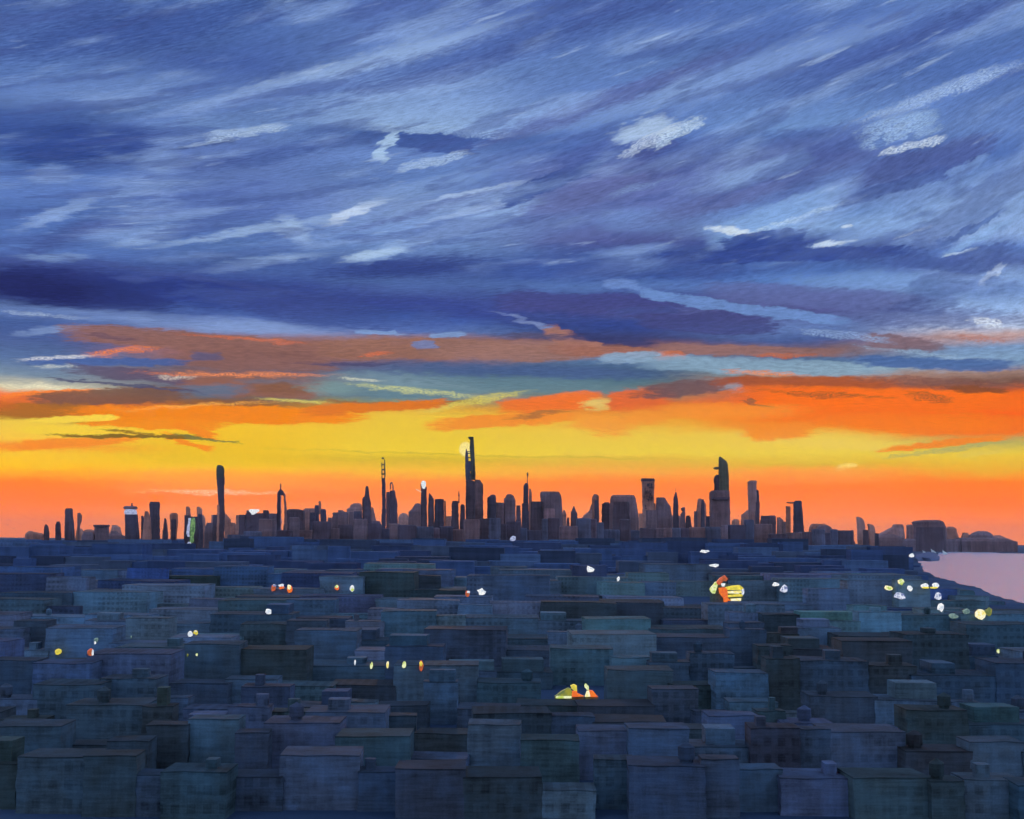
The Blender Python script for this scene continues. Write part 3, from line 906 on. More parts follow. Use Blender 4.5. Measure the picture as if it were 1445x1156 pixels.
tower('5', T, 'building', 'brown block with a long sloping right shoulder, right of the tower with window marks', [
    ('body', 't', [(642, 606, 674), (655, 604, 684), (690, 604, 704), (718, 602, 726), (800, 600, 738), (985, 592, 744)]),
    ('side_wing', 'l', [(690, 590, 606), (985, 588, 606)], 40, True)])
tower('5', N, 'tower', 'slender dark pointed obelisk like tower right of the sloping shoulder block', [
    ('body', 'n', [(594, 774, 780), (610, 768, 786), (640, 758, 790), (700, 756, 798), (985, 750, 806)]), ('needle', 'n', [(556, 776, 777.5), (596, 776, 778)], 0)])
one('5', L, 'l', 'pale low mass behind the foot of the slender pointed tower', [(800, 742, 800), (820, 740, 850), (985, 738, 866)])
one('5', T, 't', 'small brown turret block with a notched top right of the slender pointed tower', [(728, 838, 856), (736, 822, 859), (752, 824, 859), (766, 836, 859), (790, 818, 860), (985, 816, 862)])
one('5', N, 'n', 'small dark block with a slanting top left of the orange gap', [(802, 872, 896), (815, 867, 906), (880, 864, 914), (985, 862, 920)])
tower('5', L, 'building', 'pale leaf shaped building with a dark core, left of the great bladed tower', [
    ('body', 'l', [(650, 982, 996), (662, 972, 1014), (685, 970, 1034), (710, 966, 1043), (780, 958, 1044), (985, 950, 1046)]),
    ('front_block', 'n', [(664, 984, 1000), (720, 978, 1006), (985, 972, 1010)], -90, True),
    ('side_wing', 't', [(765, 930, 962), (985, 932, 965)], -30, True)])
one('5', N, 'n', 'small dark cube left against the great bladed tower', [(808, 1045, 1082), (985, 1040, 1084)])
tower('5', N - 60, 'tower', 'great tower with curved blade top and a small arm sticking out left', [
    ('body', 't', [(580, 1098, 1244), (598, 1080, 1248), (700, 1080, 1250), (985, 1082, 1256)]),
    ('blade', 'g', [(280, 1162, 1172), (296, 1160, 1192), (320, 1158, 1224), (350, 1158, 1236), (420, 1158, 1242), (590, 1158, 1247)], 0),
    ('upper_wing', 'n', [(440, 1140, 1160), (450, 1126, 1162), (476, 1116, 1164), (498, 1115, 1164), (520, 1120, 1164), (590, 1120, 1164)], 6),
    ('arm', 'g', [(370, 1128, 1160), (378, 1110, 1160), (386, 1114, 1160), (393, 1128, 1158)], 4),
    ('dark_band', 'n', [(640, 1084, 1246), (662, 1084, 1247)], -12)])
one('5', L, 'l', 'low pale block right of the great bladed tower', [(833, 1292, 1328), (850, 1274, 1338), (985, 1266, 1345)])
one('6', L, 'l', 'pale stepped building left behind the twin topped tower', [(755, 275, 292), (765, 266, 292), (795, 228, 292), (985, 222, 292)])
tower('6', T, 'tower', 'twin topped brown tower, tall left and lower right shaft, right of the bladed tower', [
    ('body', 'l', [(492, 300, 358), (504, 284, 360), (560, 284, 360), (690, 290, 358), (985, 290, 362)]),
    ('shaft', 'n', [(572, 370, 384), (582, 362, 392), (640, 362, 396), (985, 360, 402)], 30, True),
    ('front_block', 'n', [(690, 318, 350), (860, 314, 346)], -100, True)])
tower('6', N - 200, 'building', 'near black square block right of the twin topped tower', [('body', 'n', [(804, 404, 484), (985, 380, 486)]), ('side_wing', 't', [(800, 484, 532), (810, 484, 540), (985, 484, 542)], 20, True)])
one('6', L, 'l', 'pale rounded building right behind the near black square block', [(818, 545, 572), (842, 545, 598), (985, 542, 602)])
one('6', T, 't', 'brown low block between the near black block and the capped dark slab tower', [(857, 592, 630), (985, 588, 642)])
tower('6', N, 'tower', 'dark slab tower between two pale wings under a ledge, right part of the skyline', [
    ('body', 'n', [(670, 706, 752), (682, 692, 760), (985, 690, 782)]),
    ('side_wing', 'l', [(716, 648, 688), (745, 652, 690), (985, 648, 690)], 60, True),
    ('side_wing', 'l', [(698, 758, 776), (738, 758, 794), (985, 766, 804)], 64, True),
    ('ledge', 'l', [(678, 656, 720), (686, 660, 720), (692, 686, 720)], 62)])
tower('6', L, 'building', 'pale double domed building with a darker dome inside, right of the dark slab tower', [
    ('body', 'l', [(875, 856, 954), (884, 850, 978), (905, 838, 1000), (950, 832, 1018), (1000, 836, 1004)]),
    ('front_block', 't', [(892, 872, 936), (906, 850, 958), (940, 838, 976), (1000, 830, 998)], -120, True)])
one('6', L, 'l', 'tiny pale mound left of the low square topped building at the right', [(1004, 1042, 1058), (1015, 1018, 1068), (1030, 1012, 1070)])
one('6', T, 't', 'low brown square topped building between the double dome and the curved blade pair', [(957, 1076, 1156), (968, 1064, 1164), (1035, 1066, 1168)])
one('6', L, 't', 'very low mound left of the taller curved blade at the right', [(1010, 1180, 1215), (1035, 1168, 1232)])
tower('6', L, 'tower', 'taller of two pale curved blade towers at the right, dark at the foot', [
    ('body', 'l', [(812, 1248, 1256), (822, 1248, 1290), (845, 1250, 1310), (880, 1255, 1320), (1035, 1260, 1326)]),
    ('front_block', 'n', [(930, 1262, 1302), (1035, 1262, 1310)], -90, True),
    ('side_wing', 'l', [(930, 1230, 1250), (1035, 1236, 1258)], 60, True)])
tower('6', L, 'tower', 'smaller right one of two pale curved blade towers at the right', [
    ('body', 'l', [(874, 1344, 1358), (884, 1346, 1390), (905, 1352, 1406), (950, 1356, 1414), (1035, 1358, 1416)]),
    ('front_block', 'n', [(960, 1364, 1396), (1035, 1364, 1400)], -90, True)])
R = 8300
one('7', R, 'l', 'pale sloped building rising to the right beside the narrow orange gap', [(503, 456, 512), (512, 444, 522), (530, 436, 526), (548, 400, 528), (575, 350, 528), (605, 300, 530), (640, 285, 532)])
one('7', R - 200, 't', 'darker low wedge in front of the pale sloped building at the right', [(590, 340, 440), (620, 300, 520), (650, 290, 528)])
one('7', R, 'l', 'pale rounded block right of the narrow orange gap', [(504, 574, 608), (516, 562, 625), (650, 562, 642)])
one('7', R - 150, 't', 'broadest round shouldered brown block at the right above the water', [(465, 705, 838), (475, 640, 860), (485, 622, 872), (520, 640, 890), (650, 640, 900)])
one('7', R - 350, 'n', 'darker block set into the left half of the broad round shouldered block', [(530, 662, 880), (655, 655, 895)])
one('7', R, 'l', 'pale rounded lump right of the broad round shouldered block', [(524, 930, 968), (540, 912, 994), (600, 904, 1010), (650, 900, 1020)])
one('7', R, 'l', 'small pale lump left of the last dark hump at the right end', [(576, 1060, 1100), (600, 1054, 1112), (650, 1040, 1120)])
one('7', R - 150, 't', 'last dark hump shaped building at the right end of the skyline', [(564, 1195, 1262), (578, 1160, 1290), (600, 1130, 1312), (650, 1110, 1330)])
one('7', R - 300, 't', 'long low dark building along the far shore below the last hump', [(622, 1030, 1300), (632, 1015, 1420), (655, 1010, 1500)])
one('7', R - 300, 't', 'long low dark building along the far shore below the broad block', [(632, 560, 1000), (650, 545, 1006)])
one('7', R, 'l', 'low pale lump beyond the right edge of the last hump', [(600, 1350, 1385), (618, 1335, 1420), (650, 1330, 1500)])

ORD = ['first', 'second', 'third', 'fourth', 'fifth', 'sixth', 'seventh', 'eighth', 'ninth', 'tenth', 'eleventh', 'twelfth', 'thirteenth', 'fourteenth', 'fifteenth', 'sixteenth', 'seventeenth', 'eighteenth', 'nineteenth', 'twentieth', 'twenty-first', 'twenty-second', 'twenty-third', 'twenty-fourth', 'twenty-fifth', 'twenty-sixth', 'twenty-seventh', 'twenty-eighth', 'twenty-ninth', 'thirtieth', 'thirty-first', 'thirty-second']
# low blocks at the foot of the towers
def ordinal(k):
    if k <= 20: return ORD[k - 1]
    tens = {2: 'twenty', 3: 'thirty', 4: 'forty', 5: 'fifty', 6: 'sixty', 7: 'seventy'}[k // 10]
    return tens + '-' + ORD[k % 10 - 1] if k % 10 else tens[:-1] + 'ieth'


k = 0
x = 322.0
nm = {'b': 'blue grey', 'n': 'dark', 't': 'brown', 'v': 'mauve', 'l': 'pale'}
while x < 1185:
    w = random.uniform(8, 26)
    tone = random.choice(['n', 't', 'b', 'b', 'n', 't'])  # blue grey tones paint the hazy fade at the skyline foot
    yt = random.uniform(730, 750) if 350 < x < 1080 else random.uniform(746, 755)
    if 912 < (x + w / 2) < 980 or 528 < x + w / 2 < 548:
        yt = max(yt, 745)
    D = 4750 + (k % 7) * 37
    a, b = (x - 830) * S7, (x + w - 830) * S7
    yz = (yt - 600) * S7
    k += 1
    o = one('5', D, tone, '%s low block at the skyline foot, %s from the left of that bottom row' % (nm[tone], ordinal(k)),
            [(yz, a + 8, b - 10), (yz + 8, a, b), (yz + 60, a, b)], 'low_building', 'low blocks along the foot of the skyline')
    x += w * random.uniform(0.82, 1.0)

# ------------------------------------------------------------------ ground, river, headland
gm, t, b = new_mat('dusky_ground')
geo = t.node('ShaderNodeNewGeometry')
p = t.vmath('MULTIPLY', geo.outputs['Position'], (0.004, 0.0011, 1))
n1 = t.noise(p, 1.0, 5.0, 0.6)
c = t.mix(t.rng(n1, 0.35, 0.65, 0, 1), (0.03, 0.055, 0.11, 1), (0.07, 0.11, 0.20, 1))
t.l.new(c, b.inputs['Base Color'])
b.inputs['Roughness'].default_value = 0.95
b.inputs['Specular IOR Level'].default_value = 0.05
S = 24000.0
g = link('ground', [(-S, -2000, 0), (S, -2000, 0), (S, 42000, 0), (-S, 42000, 0)], [(0, 1, 2, 3)], gm)
tag(g, kind='structure')

SHORE = [(1295.8, 791.3), (1301.4, 798.5), (1303, 805.6), (1312.5, 808.8), (1319, 813.6), (1333, 816.8), (1346, 820.8), (1355.5, 825.5), (1376, 828), (1387, 832.7), (1398.5, 839), (1409.6, 842), (1445, 852), (1520, 872), (1640, 905)]
FAR = [(1640, 782), (1500, 781.5), (1412, 781), (1404, 779.6), (1378, 779), (1343, 779), (1334, 779.6), (1325, 780), (1323, 783), (1316, 788), (1306, 790.5)]


def shore_y(px):
    if px <= SHORE[0][0]:
        return 0
    for (x0, y0), (x1, y1) in zip(SHORE, SHORE[1:]):
        if x0 <= px <= x1:
            return y0 + (y1 - y0) * (px - x0) / (x1 - x0)
    return 905


wm, t, b = new_mat('river_water')
geo = t.node('ShaderNodeNewGeometry')
bmp = t.node('ShaderNodeBump')
bmp.inputs['Strength'].default_value = 0.5
bmp.inputs['Distance'].default_value = 6.0
t.l.new(t.noise(t.vmath('MULTIPLY', geo.outputs['Position'], (0.05, 0.012, 1)), 1.0, 4.0, 0.6), bmp.inputs['Height'])
t.l.new(bmp.outputs[0], b.inputs['Normal'])
b.inputs['Base Color'].default_value = (1.0, 0.97, 1.0, 1)
b.inputs['Metallic'].default_value = 1.0
b.inputs['Roughness'].default_value = 0.23
b.inputs['IOR'].default_value = 1.33
pts = []
for (x0, y0), (x1, y1) in zip(SHORE, SHORE[1:]):
    for i in range(4):
        s = i / 4
        pts.append(on_ground(x0 + (x1 - x0) * s + random.uniform(-1.8, 1.8), y0 + (y1 - y0) * s + random.uniform(-.9, .9), 0.4))
pts += [on_ground(x_, y_, 0.4) for x_, y_ in FAR]
rv = link('river', pts, [tuple(range(len(pts)))], wm)
tag(rv, kind='structure')

hm = plain('headland_earth', (0.13, 0.15, 0.26), 0.9, 0.1)
hp = [(1296, 787), (1303, 784.5), (1313, 781.5), (1321, 782.5), (1326.5, 786.5), (1325.5, 791.3), (1316, 792), (1305, 791), (1296, 791.6)]
hv = [on_ground(x_, y_, 0.8) for x_, y_ in hp]
hl = link('headland', hv + [Vector((v.x, v.y + 30, 9)) for v in hv], [tuple(range(9))] + [(i, (i + 1) % 9, 9 + (i + 1) % 9, 9 + i) for i in range(9)] + [tuple(range(9, 18))], hm)
tag(hl, kind='structure')

# three sailing boats off the far shore
sailm = plain('white_sailcloth', (0.85, 0.84, 0.82), 0.9, 0.1)
hullm = plain('boat_hull_paint', (0.5, 0.5, 0.55), 0.5)
for (px, py, wpx, hpx, lab) in ((1304.6, 781, 5.5, 5, 'leftmost and smallest of three white sailing boats, by the headland'),
                                (1317.3, 780.6, 7.5, 6.6, 'middle and largest of three white sailing boats off the far shore'),
                                (1333.4, 782, 7, 6.2, 'rightmost of three white sailing boats, out on the pink water')):
    G = on_ground(px, py + 0.3, 0.9)
    m_ = G.y / F
    root = empty('sailing_boat', G)
    w, h = wpx * m_, hpx * m_
    sv_ = [(-w * .35, -2, 1.5), (w * .55, -3, 1.5), (-w * .45, 0, h), (-w * .35, 2.5, 1.5), (w * .5, 2, 1.5), (-w * .1, -5, h * .45), (w * .15, -3.5, h * .25)]
    sv_ = [(-w * .4, -1, 1.8), (-w * .1, -4, 1.8), (w * .55, -1, 1.8), (w * .15, -4, h * .5), (-w * .2, -3, h * .7), (-w * .5, -1, h), (-w * .45, -2.5, h * .5),
           (-w * .4, 0, 1.8), (-w * .1, -3, 1.8), (w * .55, 0, 1.8), (w * .15, -3, h * .5), (-w * .2, -2, h * .7), (-w * .5, 0, h), (-w * .45, -1.5, h * .5)]
    sf = [(0, 1, 6), (1, 3, 4), (1, 4, 6), (4, 5, 6), (1, 2, 3), (13, 8, 7), (11, 10, 8), (13, 11, 8), (13, 12, 11), (10, 9, 8)]
    link('sail', sv_, sf, sailm, root)
    hull = [(-w * .5, 0, 1.6), (-w * .3, -3, 1.6), (w * .4, -3, 1.6), (w * .62, 0, 1.8), (w * .4, 3, 1.6), (-w * .3, 3, 1.6)]
    hb = [(v[0] * .8, v[1] * .5, -.6) for v in hull]
    link('hull', hb + hull, [tuple(reversed(range(6))), tuple(range(6, 12))] + [(i, (i + 1) % 6, 6 + (i + 1) % 6, 6 + i) for i in range(6)], hullm, root)
    tag(root, lab, 'sailing boat', 'white sailing boats on the river')

# ------------------------------------------------------------------ foreground quarter
NEAR = {
 'lt': ((60, 74, 100), 'light slate blue'),
 'sl': ((52, 65, 88), 'slate blue'),
 'md': ((44, 56, 78), 'dull blue'),
 'te': ((42, 54, 72), 'teal grey'),
 'dk': ((34, 45, 62), 'dark teal'),
 'bk': ((31, 38, 50), 'blackish teal'),
 'nv': ((36, 52, 92), 'navy blue'),
 'dn': ((32, 42, 68), 'dark navy'),
 'gy': ((52, 65, 84), 'grey blue'),
}
PATCH = []
def pat(ox, txt):
    for q in txt.split(';'):
        k_, x0, x1, y0, y1 = q.split()
        PATCH.append((k_, ox + float(x0) / 4.129, ox + float(x1) / 4.129, 740 + float(y0) / 4.129, 740 + float(y1) / 4.129))
pat(30, 'lt 230 330 420 530;lt 570 665 415 545;lt 750 910 340 500;gy 330 560 430 520;lt 100 235 560 750;lt 950 1090 530 870;gy 1000 1290 410 520;dn 480 755 325 420;bk 850 975 345 440;dk 1130 1445 545 705;dk 300 520 545 615;dk 770 940 735 845;dk 1060 1445 735 835;bk 670 1445 845 1010;nv 740 880 120 300;dn 0 275 125 195;te 0 600 850 1010;sl 330 670 560 700')
pat(370, 'dn 295 430 235 415;gy 0 380 395 475;bk 560 1080 325 480;lt 350 505 505 580;dk 0 350 525 670;lt 0 350 665 745;bk 0 365 735 1010;dk 370 512 575 900;gy 505 1115 575 645;gy 650 945 640 740;dk 505 655 665 745;lt 505 965 785 850;dk 950 1445 640 715;gy 1090 1445 325 440;dn 940 1110 90 330;nv 1110 1445 90 300;te 370 1200 850 1010;md 1200 1445 750 1010')
pat(710, 'dn 670 980 120 310;dn 0 450 115 185;nv 0 600 190 250;bk 400 835 430 615;lt 745 895 395 480;dk 830 1200 415 700;lt 0 185 510 610;gy 640 845 605 710;dk 85 335 680 1010;lt 320 525 795 905;dk 525 665 780 965;sl 650 880 715 950;dk 1135 1445 665 960;bk 1160 1345 475 615;gy 680 1150 310 400;te 0 320 300 420')
pat(1060, 'dn 200 900 190 280;dn 830 1060 405 550;bk 125 385 545 890;gy 365 505 545 700;dk 475 730 560 810;lt 715 805 570 730;gy 865 945 545 980;bk 975 1190 590 970;sl 0 880 330 545;bk 690 860 690 970;lt 815 1005 850 1010;dk 1190 1445 600 1010;md 0 330 850 1010')


def tone_at(px, py):
    hit = [q for q in PATCH if q[1] <= px <= q[2] and q[3] <= py <= q[4]]
    if hit:
        return hit[-1][0]
    if py < 800:
        return random.choice(['nv', 'nv', 'dn', 'nv', 'md'])
    if py < 850:
        return random.choice(['nv', 'md', 'sl', 'dn', 'md'])
    if py < 930:
        return random.choice(['md', 'te', 'sl', 'dk', 'gy'])
    return random.choice(['te', 'dk', 'te', 'bk', 'md', 'sl'])


# nothing in front may rise above these rows: (x0, x1, row, distance)
KEEP = [(264, 282, 774, 4690), (1000, 1052, 852, 1150), (778, 852, 996, 430)]


def cap_row(x0, x1, D):
    y = ground_y((x0 + x1) / 2, 1e5) + 3.0
    if x1 > 1290:
        for q in (x0, x1, (x0 + x1) / 2):
            y = max(y, shore_y(q) + 2.0)
    for a, b_, row, dl in KEEP:
        if x1 > a and x0 < b_ and D < dl:
            y = max(y, row)
    return y


def block(D, x0, x1, ytop, ybase, depth, tone, label, row):
    A, B = at(x0, ybase, D), at(x1, ybase, D)
    z = at((x0 + x1) / 2, ytop, D).z
    xc, w = (A.x + B.x) / 2, (B.x - A.x)
    m_ = D / F
    root = empty('low_building', (xc, D, 0))
    root.rotation_euler.z = random.uniform(-0.05, 0.05)
    tint = paint([v * random.uniform(0.93, 1.07) for v in NEAR[tone][0]])
    h = w / 2
    rings = []
    j = lambda: random.uniform(-1.3, 1.3) * m_
    lev = max(2, int(z / (9 * m_)))
    for i in range(lev + 1):
        zz = z * i / lev
        rings.append([(-h + j(), 0 + j() * .4, zz), (-h * .33, j() * .2, zz), (h * .33, j() * .2, zz), (h + j(), j() * .4, zz), (h, depth, zz), (-h, depth, zz)])
    top = rings[-1]
    rings[-1] = [(a, b_, z + random.uniform(-1.0, 1.0) * m_) for a, b_, c_ in top]
    v, f = stack(rings)
    link('wall', v, f, FAC_H, root, tint=tint, D=D)
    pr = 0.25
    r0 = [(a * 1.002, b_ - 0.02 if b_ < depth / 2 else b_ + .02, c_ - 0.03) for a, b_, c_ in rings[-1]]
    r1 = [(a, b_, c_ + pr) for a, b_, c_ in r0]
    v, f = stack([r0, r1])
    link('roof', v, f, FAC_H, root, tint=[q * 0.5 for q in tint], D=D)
    if row < 9 and random.random() < 0.30:
        f0, f1 = sorted((random.uniform(-.5, .5), random.uniform(-.5, .5)))
        if f1 - f0 > .25:
            bh = random.uniform(2.8, 4.5)
            if ytop - bh / m_ > cap_row(x0, x1, D) and z + bh < CAM_H - 6:
                r0 = [(f0 * w, depth * .25, z), (f1 * w, depth * .25, z), (f1 * w, depth * .9, z), (f0 * w, depth * .9, z)]
                v, f = stack([r0, [(a + j() * .3, b_, z + bh + j() * .3) for a, b_, c_ in r0]])
                link('upper_storey', v, f, FAC_H, root, tint=[q * random.uniform(.8, 1.05) for q in tint], D=D)
    elif row < 9 and random.random() < 0.35:
        bx = random.uniform(-.3, .3) * w
        bw, bh = w * random.uniform(.07, .16), random.uniform(1.8, 3.2)
        if ytop - bh / m_ > cap_row(x0, x1, D):
            if random.random() < 0.5:
                r0 = ring(bx - bw, bx + bw, depth * .5, depth * .18, z)
                v, f = stack([r0, [(a, b_, z + bh) for a, b_, c_ in r0]])
                link('stair_house', v, f, FAC_H, root, tint=[q * 0.85 for q in tint], D=D)
            else:
                tr = random.uniform(1.2, 1.8)
                cr_ = lambda r, zz: [(bx + r * math.cos(a * PI / 5), depth * .4 + r * math.sin(a * PI / 5), zz) for a in range(10)]
                v, f = stack([cr_(tr * .8, z), cr_(tr * .8, z + .8), cr_(tr, z + .85), cr_(tr, z + 3.0), cr_(.1, z + 3.9)])
                link('water_tank', v, f, FAC_H, root, tint=[q * 0.6 for q in tint], D=D)
    tag(root, label, 'building', 'low buildings filling the foreground')


random.seed(21)
D = 262.0
row = 0
fg = 0
stuff_v, stuff_f = [], []
while D < 4650:
    near = D < 1560
    x = -60.0 - random.uniform(0, 60)
    n_in_row = 0
    while x < 1500:
        w = random.uniform(44, 120) if near else random.uniform(24, 80)
        if D < 420:
            w *= 0.95
        Dj = D * random.uniform(0.975, 1.025)
        x0, x1 = x, x + w
        yb = ground_y((x0 + x1) / 2, Dj)
        hm_ = random.uniform(5, 12 if D < 420 else 16) if D < 900 else (random.uniform(9, 26) if D < 2000 else random.uniform(16, 40))
        if D > 3000:
            hm_ = random.uniform(30, 46) if not (x0 > 300 and x1 < 1150) else random.uniform(36, 66)
        yt = yb - hm_ * F / Dj
        x = x1 - random.uniform(0, 7)
        capy = cap_row(x0, x1, Dj)
        if D > 2600 and x0 > 300 and x1 < 1150:
            capy -= random.choice([0, 2, 4, 7, 9])
        yt = max(yt, capy + random.uniform(0, 4) * (0.4 if D > 2000 else 1.0))
        if yt > yb - 2.0:
            continue
        ytone = min((yt + yb) / 2, yt + 14)
        if x1 > -5 and x0 < 1450:
            tone = tone_at((x0 + x1) / 2, ytone) if D > 440 else random.choice(['te', 'dk', 'md', 'dk', 'bk'])
            depth = max(6, min(w * Dj / F * .8, D * 0.11))
            if near:
                n_in_row += 1
                block(Dj, x0, x1, yt, yb, depth, tone, '%s flat roofed building, %s from left in row %s from the bottom' % (NEAR[tone][1], ORD[n_in_row - 1], ORD[row]), row)
                fg += 1
            else:
                A, B = at(x0, yb, Dj), at(x1, yb, Dj)
                z = at((x0 + x1) / 2, yt, Dj).z
                m_ = Dj / F
                rj = lambda: random.uniform(-.6, .6) * m_
                r0 = [(A.x + rj(), Dj, 0), (B.x + rj(), Dj + rj(), 0), (B.x, Dj + depth, 0), (A.x, Dj + depth, 0)]
                r1 = [(a + rj(), b_, z + rj() * .5) for a, b_, c_ in r0]
                v, f = stack([r0, r1])
                n = len(stuff_v)
                stuff_v += v
                stuff_f += [tuple(i + n for i in q) for q in f]
    D *= 1.13 if near else 1.10
    row += 1
print('foreground blocks', fg, 'rows', row)

dm, t, b = new_mat('distant_rooftops')
geo = t.node('ShaderNodeNewGeometry')
ri = geo.outputs['Random Per Island']
rp = t.node('ShaderNodeValToRGB')
t.l.new(ri, rp.inputs[0])
rp.color_ramp.interpolation = 'CONSTANT'
els = [(0.0, (36, 48, 82)), (0.2, (44, 62, 104)), (0.4, (34, 44, 70)), (0.55, (52, 70, 108)), (0.7, (40, 56, 96)), (0.85, (48, 60, 88))]
while len(rp.color_ramp.elements) < len(els):
    rp.color_ramp.elements.new(0.5)
for e, (p_, c_) in zip(rp.color_ramp.elements, els):
    e.position = p_
for e, (p_, c_) in zip(rp.color_ramp.elements, els):
    e.color = (*[q * 0.66 for q in paint(c_)], 1)
pn = t.vmath('MULTIPLY', geo.outputs['Position'], (0.006, 0.006, 0.12))
pv = t.vmath('MULTIPLY', geo.outputs['Position'], (0.10, 0.10, 0.006))
vv = t.math('ADD', t.math('MULTIPLY', t.noise(pn, 1.0, 4.0, 0.6), 1.3), t.math('MULTIPLY', t.noise(pv, 1.0, 3.0, 0.6), 0.9))
vv = t.math('ADD', vv, -0.1)
cs = t.vmath('SCALE', rp.outputs[0])
t.l.new(vv, cs.node.inputs['Scale'])
t.l.new(cs, b.inputs['Base Color'])
b.inputs['Roughness'].default_value = 0.95
b.inputs['Specular IOR Level'].default_value = 0.05
st = link('distant_rooftops', stuff_v, stuff_f, dm)
tag(st, 'hazy navy mass of far rooftops between the low buildings and the skyline', 'rooftops', None, 'stuff')

# ------------------------------------------------------------------ lit things in the foreground
def slab(o_name, D, pts_px, thick, mat, parent, base, tint=None):
    """outline in picture units at distance D, given real thickness"""
    P3 = [at(x_, y_, D) for x_, y_ in pts_px]
    v = [(q.x - base.x, q.y - base.y - thick / 2, q.z - base.z) for q in P3] + [(q.x - base.x, q.y - base.y + thick / 2, q.z - base.z) for q in P3]
    n = len(P3)
    f = [tuple(range(n)), tuple(reversed(range(n, 2 * n)))] + [(i, n + i, n + (i + 1) % n, (i + 1) % n) for i in range(n)]
    return link(o_name, v, f, mat, parent, tint=tint, D=D)


def creg(x_, y_):
    return 710 + x_ / 4.129, 740 + y_ / 4.129


def outline(*pp):
    return [creg(a, b_) for a, b_ in pp]

# striped floodlit building
Dh = 1100.0
gx, gy_ = creg(1300, 450)
base = at(gx, gy_, Dh)
base.z = 0
hall = empty('floodlit_hall', base)
slab('wall', Dh + 8, [(1003, 856), (1003, 828), (1016, 822), (1046, 828), (1048, 840), (1046, 858)], 12, FAC_H, hall, base, paint((44, 54, 62)))
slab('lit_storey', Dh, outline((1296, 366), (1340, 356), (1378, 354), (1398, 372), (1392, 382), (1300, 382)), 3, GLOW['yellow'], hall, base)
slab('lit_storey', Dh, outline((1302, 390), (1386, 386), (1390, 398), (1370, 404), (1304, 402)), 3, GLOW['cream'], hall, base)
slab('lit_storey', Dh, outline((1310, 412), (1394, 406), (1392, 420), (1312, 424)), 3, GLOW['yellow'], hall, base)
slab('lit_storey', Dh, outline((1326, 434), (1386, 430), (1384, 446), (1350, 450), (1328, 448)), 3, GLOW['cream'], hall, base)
slab('orange_pier', Dh - 2, outline((1256, 372), (1290, 366), (1304, 380), (1308, 430), (1322, 440), (1320, 456), (1288, 462), (1284, 430), (1262, 404)), 4, GLOW['orange'], hall, base)  # pier, canopy and post emit by themselves in place of floodlight
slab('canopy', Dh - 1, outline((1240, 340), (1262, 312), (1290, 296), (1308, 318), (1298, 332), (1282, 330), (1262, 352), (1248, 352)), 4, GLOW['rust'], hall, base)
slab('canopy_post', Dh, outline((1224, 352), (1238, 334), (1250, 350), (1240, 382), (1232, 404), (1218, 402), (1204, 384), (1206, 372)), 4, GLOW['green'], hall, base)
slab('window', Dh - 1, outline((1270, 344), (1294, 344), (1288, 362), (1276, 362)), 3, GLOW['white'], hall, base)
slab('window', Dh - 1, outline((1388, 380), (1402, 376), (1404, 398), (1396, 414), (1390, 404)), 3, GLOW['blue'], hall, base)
tag(hall, 'floodlit hall with yellow striped storeys, orange pier and arched canopy, right of centre', 'hall')

Dt = 420.0
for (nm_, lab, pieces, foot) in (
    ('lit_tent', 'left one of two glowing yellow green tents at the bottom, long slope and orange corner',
     [('roof', 'olive', [(300, 1002), (340, 972), (378, 952), (396, 958), (402, 978), (398, 1002)]), ('lit_ridge', 'yellow', [(392, 940), (412, 932), (428, 940), (430, 968), (412, 966), (398, 956)]), ('orange_side', 'orange', [(402, 972), (430, 970), (432, 984), (470, 1000), (398, 1004)]), ('lit_front', 'green', [(310, 1000), (398, 1000), (398, 1012), (306, 1012)])], (300, 470)),
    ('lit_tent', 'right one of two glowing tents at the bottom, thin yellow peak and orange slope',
     [('roof', 'green', [(474, 936), (482, 928), (498, 944), (498, 968), (484, 960), (474, 948)]), ('lit_front', 'cream', [(488, 972), (504, 972), (506, 1002), (476, 1003)]), ('orange_side', 'orange', [(500, 966), (524, 970), (552, 1004), (508, 1004)])], (476, 552))):
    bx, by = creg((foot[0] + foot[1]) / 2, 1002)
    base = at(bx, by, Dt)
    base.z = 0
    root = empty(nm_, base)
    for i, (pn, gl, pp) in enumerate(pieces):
        slab(pn, Dt - i * 0.4, outline(*pp), 2.4, GLOW[gl], root, base)  # every tent piece glows itself; the lit look is emission
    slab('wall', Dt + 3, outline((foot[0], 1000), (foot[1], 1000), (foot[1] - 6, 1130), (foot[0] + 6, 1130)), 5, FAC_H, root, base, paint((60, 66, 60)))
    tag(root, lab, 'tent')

bpy.context.view_layer.update()
dg = bpy.context.evaluated_depsgraph_get()


def lump(cx, cy, hw, hh, D, seed, squash=0.6, n=9):
    rnd = random.Random(seed)
    k1 = [rnd.uniform(0.66, 1.12) for _ in range(n)]
    c0 = at(cx, cy, D)
    m_ = D / F
    rings = []
    for (f_, dy) in ((0.55, -0.5), (0.92, -0.28), (1.0, 0.0), (0.9, 0.3)):
        rings.append([(f_ * k1[i] * hw * m_ * math.cos(2 * PI * i / n), dy * 2 * squash * hw * m_, f_ * k1[i] * hh * m_ * math.sin(2 * PI * i / n)) for i in range(n)])
    v, f = [], []
    for r_ in rings:
        v += r_
    for q in range(3):
        for i in range(n):
            j = (i + 1) % n
            f.append((q * n + i, (q + 1) * n + i, (q + 1) * n + j, q * n + j))
    f.append(tuple(range(n)))
    f.append(tuple(reversed(range(3 * n, 4 * n))))
    return v, f, c0


